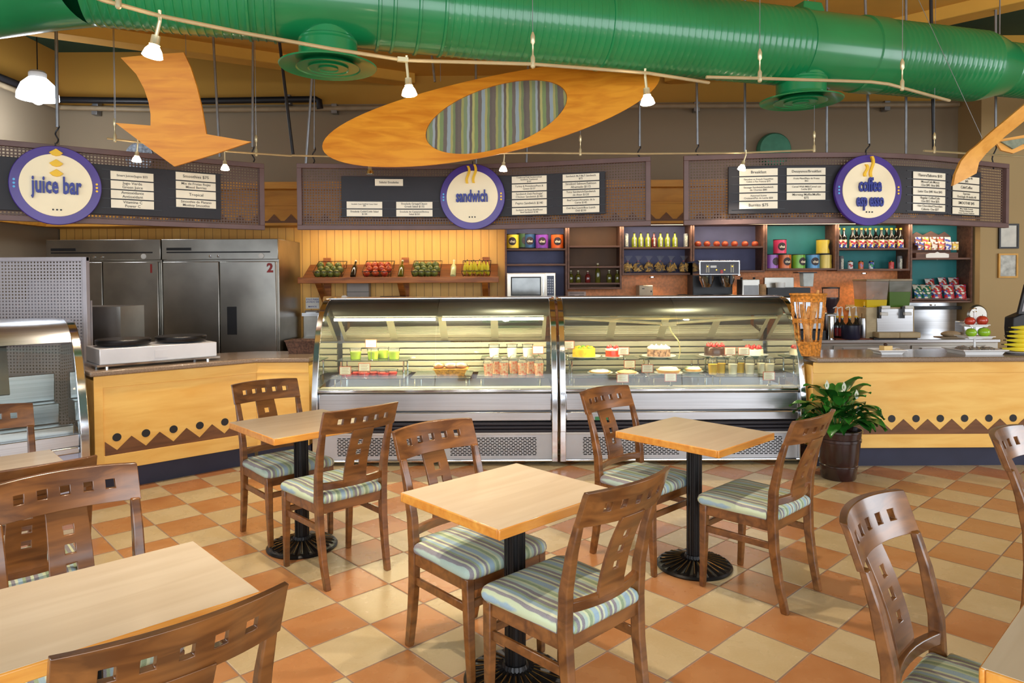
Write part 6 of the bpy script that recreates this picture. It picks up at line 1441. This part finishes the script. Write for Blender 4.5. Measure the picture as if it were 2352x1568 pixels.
# bananas on a plate, and the screen
p = at(2350, 822, 6.02); plate_('white round plate under the stacked bananas at the right edge', (p.x, 6.08, 0.937), 0.17)
for k in range(6):
    banana('yellow banana, %s from the bottom of the stack at the right edge' % ordn[k], (p.x+0.03+0.008*k, 6.10, 0.975+0.037*k), (PI, PI/2, 0.03*(k % 3)), 'bananas stacked on the plate', 0.31-0.012*k, 0.021)
p = at(2370, 740, 6.3); t = thing('register_screen', 'black cash register screen tilted at the right edge', 'screen', (p.x+0.02, 6.3, 0.935))
MB().prism([(-0.18, 0.10), (0.18, 0.10), (0.18, 0.45), (-0.185, 0.30), (-0.19, 0.2)], -0.0, 0.12, lambda a, b, z: (a, z, b)).build('screen_base', black, t, bev=0.01)
MB().prism([(-0.165, 0.33), (0.2, 0.33), (0.2, 0.60), (-0.10, 0.60)], -0.03, 0.0, lambda a, b, z: (a, z, b)).build('screen_bezel', black, t, bev=0.004)
MB().prism([(-0.135, 0.355), (0.18, 0.355), (0.18, 0.58), (-0.085, 0.58)], -0.033, -0.03, lambda a, b, z: (a, z, b)).build('screen_glass', M('grey_screen', (150, 146, 150), 0.2, 0, 0.05, 2), t)
MB().b2(-0.1, 0.2, 0.0, 0.2, 0, 0.12).build('register_body', black, t)
# framed pictures on the right wall
for px0, px1, py0, py1, fm, im, l_ in ((2291, 2337, 514, 571, black, M('blank_certificate', (224, 220, 206), 0.5), 'black framed white certificate below the end of the coffee board'), (2290, 2335, 582, 638, M('gold_frame', (176, 128, 52), 0.4, 0.4), M('engraved_print', (200, 200, 190), 0.5, 0, 0.18, 14), 'gold framed pale print on the tan wall at right')):
    a = at(px0, py1, 8.46); b = at(px1, py0, 8.46); t = thing('framed_picture', l_, 'picture', ((a.x+b.x)/2, 8.455, a.z)); w_, h_ = b.x-a.x, b.z-a.z
    q = MB(); e = 0.02; q.b2(-w_/2, w_/2, -0.025, 0, 0, e); q.b2(-w_/2, w_/2, -0.025, 0, h_-e, h_); q.b2(-w_/2, -w_/2+e, -0.025, 0, e, h_-e); q.b2(w_/2-e, w_/2, -0.025, 0, e, h_-e); q.build('picture_frame', fm, t); MB().b2(-w_/2+e, w_/2-e, -0.012, 0, e, h_-e).build('picture_sheet', im, t)

# ------------------------------------------------------------------ potted peace lily
p = atz(1928, 1098, 0); PX, PY = p.x, p.y+0.02
t = thing('potted_peace_lily', 'peace lily with white flowers in a dark brown metal bucket', 'plant', (PX, PY, 0))
potm = M('dark_brown_enamel', (52, 32, 30), 0.25, 0.1, 0.2, 6, coat=0.4)
MB().lathe([(0.125, 0.0), (0.132, 0.012), (0.140, 0.10), (0.146, 0.105), (0.146, 0.115), (0.142, 0.12), (0.150, 0.16), (0.163, 0.30), (0.170, 0.305), (0.170, 0.325), (0.166, 0.33), (0.172, 0.375), (0.180, 0.38), (0.180, 0.395), (0.168, 0.395), (0.160, 0.36), (0, 0.36)], 40).build('plant_pot', potm, t)
MB().lathe([(0.160, 0.355), (0, 0.365)], 24).build('potting_soil', M('dark_soil', (44, 30, 22), 0.95, 0, 0.2, 50), t)
leafm = [M('deep_green_leaf', (30, 92, 30), 0.35, 0, 0.25, 10, coat=0.25), M('fresh_green_leaf', (52, 124, 40), 0.35, 0, 0.2, 10, coat=0.25)]
rnd = random.Random(11)
for k in range(76):
    az = k*2.39996+rnd.random()*0.4; lean = 0.10+1.0*((k+1)/76)**0.9; L = 0.15+rnd.random()*0.07; st = 0.12+rnd.random()*0.15*(1.6-lean); wd = 0.050+rnd.random()*0.018
    dx, dy = math.cos(az), math.sin(az); base = Vector((dx*0.03, dy*0.03, 0.37)); sv = Vector((dx*math.sin(lean), dy*math.sin(lean)*0.9, math.cos(lean))); tip = base+sv*st
    side = Vector((-dy, dx, 0)); vs = []; fs = []; m_ = 9
    for i in range(m_):
        u = i/(m_-1); bend = lean+u*1.55; c_ = tip if i == 0 else c_+Vector((dx*math.sin(bend), dy*math.sin(bend), math.cos(bend)))*(L/(m_-1))
        ww = wd*math.sin(PI*min(1, 0.04+u*0.96)**0.8)*(1-0.15*u); wob = 0.006*math.sin(u*9+k)
        nrm = Vector((-dx*math.cos(bend), -dy*math.cos(bend), math.sin(bend)))
        vs += [c_+side*ww+nrm*(0.012+wob), c_, c_-side*ww+nrm*(0.012-wob)]
    for i in range(m_-1): a = 3*i; fs += [(a, a+1, a+4, a+3), (a+1, a+2, a+5, a+4)]
    for v in vs:
        if v.y > 0.18: v.y = 0.18+(v.y-0.18)*0.1
    tip = Vector((tip.x, min(tip.y, 0.18), tip.z))
    o = MB().add(vs, fs).build('leaf', leafm[k % 2], t, ang=70); MB().tube([base, base+(tip-base)*0.5+Vector((0, 0, 0.01)), tip], 0.003, 5).build('leaf_stalk', leafm[1], o)
for k, (px, py) in enumerate(((1899, 884), (1938, 888), (1932, 918), (1967, 906), (1970, 941))):
    c_ = at(px, py, PY-0.05)-Vector((PX, PY, 0)); q = MB(); vs = []; fs = []
    for i in range(7):
        u = i/6; w_ = 0.017*math.sin(PI*(0.1+0.9*u)); vs += [c_+Vector((-w_, -0.006, -0.035+0.075*u)), c_+Vector((0, 0.008, -0.035+0.075*u)), c_+Vector((w_, -0.006, -0.035+0.075*u))]
    for i in range(6): a = 3*i; fs += [(a, a+1, a+4, a+3), (a+1, a+2, a+5, a+4)]
    f = q.add(vs, fs).build('white_flower', M('white_spathe', (238, 236, 222), 0.5), t); q = MB(); q.tube([(0, 0, 0.37), c_*0.5+Vector((0, 0, 0.25)), c_+Vector((0, 0, -0.035))], 0.003, 5); q.lathe([(0.003, -0.015), (0.0035, 0.0), (0.002, 0.01)], 8, c_+Vector((0, 0.0, 0))); q.build('flower_stalk', M('pale_green_stalk', (120, 150, 70), 0.5), f)

# ------------------------------------------------------------------ food in the display cases
tagm = M('price_card', (244, 238, 220), 0.5, 0, 0.03, 10); tage = M('red_card_border', (206, 110, 80), 0.5)
def card(label, px, py, Y, z0):
    p = at(px, py, Y); t = thing('price_card', label, 'card', (p.x, Y, z0), 0, None); h = 0.075; zc = max(0.045, p.z-z0)
    MB().b2(-0.052, 0.052, -0.002, 0.0, zc-h/2, zc+h/2).build('card_border', tage, t); c = MB().b2(-0.046, 0.046, -0.004, -0.002, zc-h/2+0.006, zc+h/2-0.006).build('card_face', tagm, t)
    q = MB(); [q.b2(-0.032, 0.032-0.008*(k % 2), -0.005, -0.004, zc+0.018-0.014*k, zc+0.021-0.014*k) for k in range(4)]; q.build('printed_lines', M('faint_card_print', (190, 150, 120), 0.6), c)
    MB().tube([(0, 0.002, 0), (0, 0.002, zc-h/2)], 0.003, 5).lathe([(0.02, 0), (0.018, 0.006), (0, 0.006)], 12).build('card_holder', chrome, t)
gj = M('green_gelatin', (206, 232, 60), 0.2, 0, 0.05, 8, coat=0.3, emit=(150, 200, 20), es=0.0); clr = g_clear
def cup(label, px, py, Y, z0, m, r=0.05, h=0.095, fill=0.72, grp=None, dome=False, name='dessert_cup', cat='cup'):
    p = at(px, py, Y); t = thing(name, label, cat, (p.x, Y, z0), 0, grp)
    MB().lathe([(r*0.80, 0.002), (r*0.95, h*fill), (0, h*fill)], 18).build('cup_filling', m, t); MB().lathe([(r*0.83, 0), (r, h)], 18).build('cup_wall', clr, t)
    MB().lathe([(r*1.06, h-0.004), (r*1.06, h+0.003)]+([(r*0.95, h+0.02), (r*0.6, h+0.045), (0, h+0.055)] if dome else [(r*0.9, h+0.006), (0, h+0.006)]), 18).build('cup_lid', clr, t)
    return t
ZU, ZL, ZD = 0.868, 0.735, 0.615
YU, YL = YC+0.52, YC+0.33
for k, (px, dy) in enumerate(((738, 0), (817, 0), (857, 0), (880, 0.1), (905, 0))): cup('lime green gelatin cup, %s from the left by the upper glass shelf, the first imitating a frame reflection' % ordn[k], px, 815, YU+dy, ZU, gj, 0.055, 0.10, grp='green gelatin cups')  # leftmost cup is a solid copy of a reflection in the end frame
card('red-edged price card among the green gelatin cups', 852, 789, YU-0.08, ZU)
strw = M('strawberry_gelatin', (196, 40, 44), 0.25, 0, 0.25, 20, coat=0.3)
for k, px in enumerate((796, 815, 836, 858, 880, 899)): cup('clear tub of red fruit, %s from the left on the lower shelf' % ordn[k], px, 855, YL+0.04*(k % 2), ZL, strw, 0.058, 0.055, 0.6, 'clear tubs of red fruit', cat='tub', name='fruit_tub')
card('price card at left on the lower shelf of the left display case', 793, 851, YL-0.13, ZL); card('second price card on the lower shelf before the red tubs', 837, 843, YL-0.13, ZL)
# wicker tray with bread and meats
p = at(1035, 862, YL); t = thing('wicker_tray', 'shallow wicker tray of wrapped bread in the middle of the left case', 'tray', (p.x, YL+0.05, ZL)); MB().box((0, 0, 0.03), (0.30, 0.16, 0.06), taper=0.8).build('tray_weave', wic, t); MB().tube([(-0.155, -0.085, 0.062), (0.155, -0.085, 0.062), (0.155, 0.085, 0.062), (-0.155, 0.085, 0.062)], 0.006, 6, close=True).build('tray_rim', wic, t)
for k, (dx, m_, sx) in enumerate(((-0.11, M('orange_cheese', (236, 178, 60), 0.5), 1), (0.0, M('pink_ham', (240, 200, 176), 0.5), 1.2), (0.09, M('pale_bun', (240, 206, 160), 0.7), 1.1))):
    f = thing('wrapped_sandwich', ['orange wedge at the left of the wicker tray', 'pink wrapped sandwich in the middle of the wicker tray', 'pale bun at the right of the wicker tray'][k], 'sandwich', (p.x+dx, YL+0.05, ZL+0.062)); MB().sphere((0, 0, 0.025), 0.05, 14, 8, 0.55, sx, 0.9).build('sandwich_filling', m_, f); MB().sphere((0, 0, 0.027), 0.056, 12, 7, 0.58, sx, 0.95).build('clear_wrap', glass('cellophane'), f)
fs1 = M('mixed_fruit', (246, 100, 70), 0.35, 0, 0.2, 45, rgb2=(255, 228, 190)); fw = M('white_yogurt_fruit', (255, 240, 212), 0.4, 0, 0.05, 20)
R_ = [(1122, 868, YL-0.02, ZL), (1158, 868, YL+0.02, ZL), (1200, 868, YL+0.02, ZL), (1238, 868, YL-0.02, ZL), (1140, 868, YL+0.12, ZL), (1180, 868, YL+0.14, ZL), (1219, 868, YL+0.12, ZL)]
for k, (px, py, Y, z0) in enumerate(R_): cup('domed cup of red mixed fruit, %s at the right end of the left case' % ordn[k], px, py, Y, z0, fs1, 0.045, 0.12, 0.95, 'mixed fruit cups at right of the left case', True, 'fruit_cup')
for k, px in enumerate((1135, 1176, 1212)):
    c_ = cup('wide cup of creamy fruit stacked in back, %s from the left' % ordn[k], px, 800, YU+0.12, ZU+0.0, fw, 0.052, 0.12, 0.7, 'creamy fruit cups', False, 'fruit_cup')
MB().b2(1.42, 1.98, 0.52, 0.78, ZU-0.008, ZU).build('glass_shelf', MATS['shelf_glass'], dcl)
card('price card at the upper right inside the left display case', 1236, 803, YU, ZU-0.05)
# cakes
def cake(label, px, Y, z0, r, h, m, topm, deco, plate_lab):
    p = at(px, 800, Y); plate_(plate_lab, (p.x, Y, z0+0.002), r*1.5, name='cake_plate')
    t = thing('whole_cake', label, 'cake', (p.x, Y, z0+0.012)); MB().lathe([(r, 0), (r*1.01, 0.005), (r, h-0.008), (r*0.95, h), (0, h)], 32).build('cake_body', m, t)
    if topm: MB().lathe([(r*1.01, h-0.012), (r*1.02, h), (r*0.9, h+0.008), (0, h+0.008)], 32).build('cake_icing', topm, t)
    berry = M('strawberry_red', (190, 30, 34), 0.35, 0, 0.1, 60, coat=0.3)
    for k in range(deco[1]):
        a = 2*PI*k/deco[1]+0.3; x, y = r*0.68*math.cos(a), r*0.68*math.sin(a)
        if deco[0] == 'berry':
            b = MB().lathe([(0.0, -0.0), (0.017, 0.006), (0.015, 0.022), (0.0, 0.040)], 12, (x, y, h)).build('strawberry', berry, t); MB().lathe([(0.016, 0.004), (0.006, 0.009), (0, 0.009)], 6, (x, y, h-0.003)).build('berry_leaf', leafm[1], b)
        elif deco[0] == 'cream':
            MB().lathe([(0.018, 0.0), (0.014, 0.012), (0, 0.026)], 10, (x, y, h)).build('cream_rosette', M('whipped_cream', (244, 236, 220), 0.6), t)
        else:
            MB().sphere((x, y, h+0.004), 0.02, 10, 7, 0.6).build('fruit_slice', M('orange_fruit_slice', (240, 160, 30), 0.4) if k % 2 else M('kiwi_slice', (110, 160, 50), 0.4), t)
    return t
ZR = ZU
cake('yellow layer cake topped with orange and green fruit', 1341, YU, ZR, 0.105, 0.085, M('yellow_cake', (240, 190, 30), 0.6, 0, 0.15, 20, bump=0.3), None, ('fruit', 10), 'white plate under the yellow fruit cake')
cake('small red cake topped with strawberries', 1407, YU-0.04, ZR, 0.065, 0.075, M('red_jelly_cake', (222, 60, 34), 0.3, 0, 0.15, 20, coat=0.3), M('pink_white_icing', (240, 214, 200), 0.5), ('berry', 4), 'white plate under the small red cake')
cake('chocolate-chip cake with white cream rosettes', 1513, YU, ZR, 0.105, 0.085, M('chocolate_flakes', (84, 56, 46), 0.6, 0, 0.4, 40, rgb2=(180, 140, 110), bump=0.5), M('whipped_cream', (244, 236, 220), 0.6), ('cream', 9), 'white plate under the chocolate-chip cake')
cake('dark chocolate cake with a crown of strawberries', 1643, YU+0.02, ZR, 0.10, 0.085, M('dark_chocolate_cake', (70, 42, 30), 0.3, 0, 0.2, 10, coat=0.3), None, ('berry', 8), 'white plate under the dark strawberry cake')
cake('white cake topped with strawberries at the right', 1730, YU+0.05, ZR, 0.09, 0.06, M('white_cake', (236, 220, 190), 0.5), None, ('berry', 8), 'white plate under the white strawberry cake')
for k, (px, py, Y, z0) in enumerate(((1306, 792, YU-0.10, ZR), (1432, 806, YU-0.10, ZR), (1677, 806, YU-0.12, ZR), (1708, 806, YU-0.12, ZR), (1446, 836, YL+0.1, ZL), (1487, 846, YL-0.12, ZL), (1430, 868, YC+0.09, 0.672), (1540, 866, YC+0.09, 0.672), (1766, 863, YC+0.09, 0.672))):
    card(['price card at the upper left corner of the right case', 'price card beside the small red cake', 'left one of two price cards before the dark strawberry cake', 'right one of two price cards before the white strawberry cake', 'price card behind, below the small red cake', 'price card in the middle of the lower shelf of the right case', 'low price card at lower left of the right case', 'low price card at lower centre of the right case', 'low price card at lower right of the right case'][k], px, py, Y, z0)
def pie(label, px, Y, z0, r, m, h=0.03):
    p = at(px, 850, Y); plate_('white plate carrying '+label, (p.x, Y, z0+0.002), r*1.15, name='pie_plate'); t = thing('cream_pie', label, 'pie', (p.x, Y, z0+0.012))
    MB().lathe([(r*0.8, 0), (r, h), (r*0.9, h), (0, h*0.9)], 28).build('pie_crust', M('pie_crust', (216, 170, 110), 0.7), t); q = MB(); q.lathe([(r*0.88, h*0.9), (r*0.7, h*1.5), (0, h*1.7)], 24); q.v = [v+Vector((0, 0, 0.004*math.sin(v.x*150)*math.cos(v.y*150))) for v in q.v]; q.build('pie_topping', m, t)
wc = MATS['whipped_cream']
pie('a flat white dessert at the left of the lower shelf', 1378, YL+0.03, ZL, 0.10, wc, 0.02); pie('a flat glazed dessert second on the lower shelf', 1440, YL-0.02, ZL, 0.09, M('pale_custard', (236, 214, 150), 0.5), 0.02); pie('a whipped cream pie left of centre on the lower shelf', 1535, YL, ZL, 0.11, wc, 0.035); pie('a second whipped cream pie on the lower shelf', 1592, YL+0.1, ZL, 0.08, wc, 0.03)
for k, px in enumerate((1563, 1588)):
    p = at(px, 870, YL-0.18); f = thing('chocolate_ball', '%s dark chocolate ball on the case floor under the cream pie' % ['left', 'right'][k], 'sweet', (p.x, YL-0.18, ZD)); MB().sphere((0, 0, 0.025), 0.025, 12, 8).build('chocolate_shell', M('dark_chocolate', (60, 34, 26), 0.4), f); MB().lathe([(0.02, 0), (0.028, 0.012)], 12).build('paper_case', M('dark_paper_case', (60, 44, 40), 0.8), f)
mg = M('mango_mousse', (240, 190, 50), 0.5); vn = M('vanilla_mousse', (244, 230, 200), 0.5)
for k, (px, dy, m_) in enumerate(((1637, 0, mg), (1656, 0.06, mg), (1683, 0.0, vn), (1700, 0.08, mg), (1722, 0.0, vn), (1750, 0.05, vn), (1768, 0.0, vn))):
    cup('dome-lidded mousse cup, %s from the left in the right case' % ordn[k], px, 860, YL+dy, ZL, m_, 0.043, 0.11, 0.85, 'dome-lidded mousse cups', True, 'mousse_cup')

# ------------------------------------------------------------------ small lamps over the back bar, plus added fill strips
def puck(label, x, y, z, e, col=(1, 0.78, 0.5), size=150):
    t = thing('puck_light', label, 'lamp', (x, y, z)); MB().lathe([(0.035, 0), (0.035, -0.014), (0.028, -0.016)], 20).build('lamp_ring', chrome, t)
    MB().lathe([(0.028, -0.0155), (0.0, -0.0155)], 20).build('lamp_lens', M('lit_lens', (255, 240, 210), 0.3, emit=(255, 226, 180), es=8), t)
    l = bpy.data.lights.new('puck_lamp', 'SPOT'); l.energy = e; l.color = col; l.spot_size = math.radians(size); l.spot_blend = 0.8; l.shadow_soft_size = 0.04
    o = bpy.data.objects.new('puck_lamp', l); C.objects.link(o); o.parent = t; o.location = (0, 0, -0.03)
def strip(label, x0, x1, y, z, e, ry=0.25):  # lamp strip added to brighten the panelling and the shelf contents
    t = thing('added_strip_light', label, 'lamp', ((x0+x1)/2, y, z)); L = x1-x0
    MB().b2(-L/2, L/2, -0.02, 0.02, -0.012, 0).build('lamp_housing', brown_wood, t); MB().b2(-L/2+0.03, L/2-0.03, -0.01, 0.01, -0.014, -0.012).build('lamp_lens', M('added_strip_glow', (255, 244, 220), 0.3, emit=(255, 226, 180), es=4), t)
    l = bpy.data.lights.new('added_strip_lamp', 'AREA'); l.shape = 'RECTANGLE'; l.size = L; l.size_y = 0.03; l.energy = e; l.color = (1, 0.82, 0.58)
    o = bpy.data.objects.new('added_strip_lamp', l); C.objects.link(o); o.parent = t; o.location = (0, 0, -0.02); o.rotation_euler = (ry, 0, 0)
strip('long added lamp out of sight under the valance, brightening the fruit ledge wall', -2.55, -0.2, 8.50, 2.268, 12, 0.2)
strip('long added lamp out of sight under the valance, brightening the wall shelves', 0.0, 5.4, 8.50, 2.268, 22, 0.3)
for px, py, l_ in ((1500, 636, 'round lamp under the chip bag shelf'), (1700, 632, 'round lamp under the red fruit shelf'), (1850, 628, 'round lamp under the tea tin shelf'), (1990, 630, 'round lamp under the drink can shelf'), (2150, 704, 'round lamp under the snack bag shelf')):
    puck(l_, xf(px), 8.62, zf(py)-0.002, 3 if px > 2100 else 6)
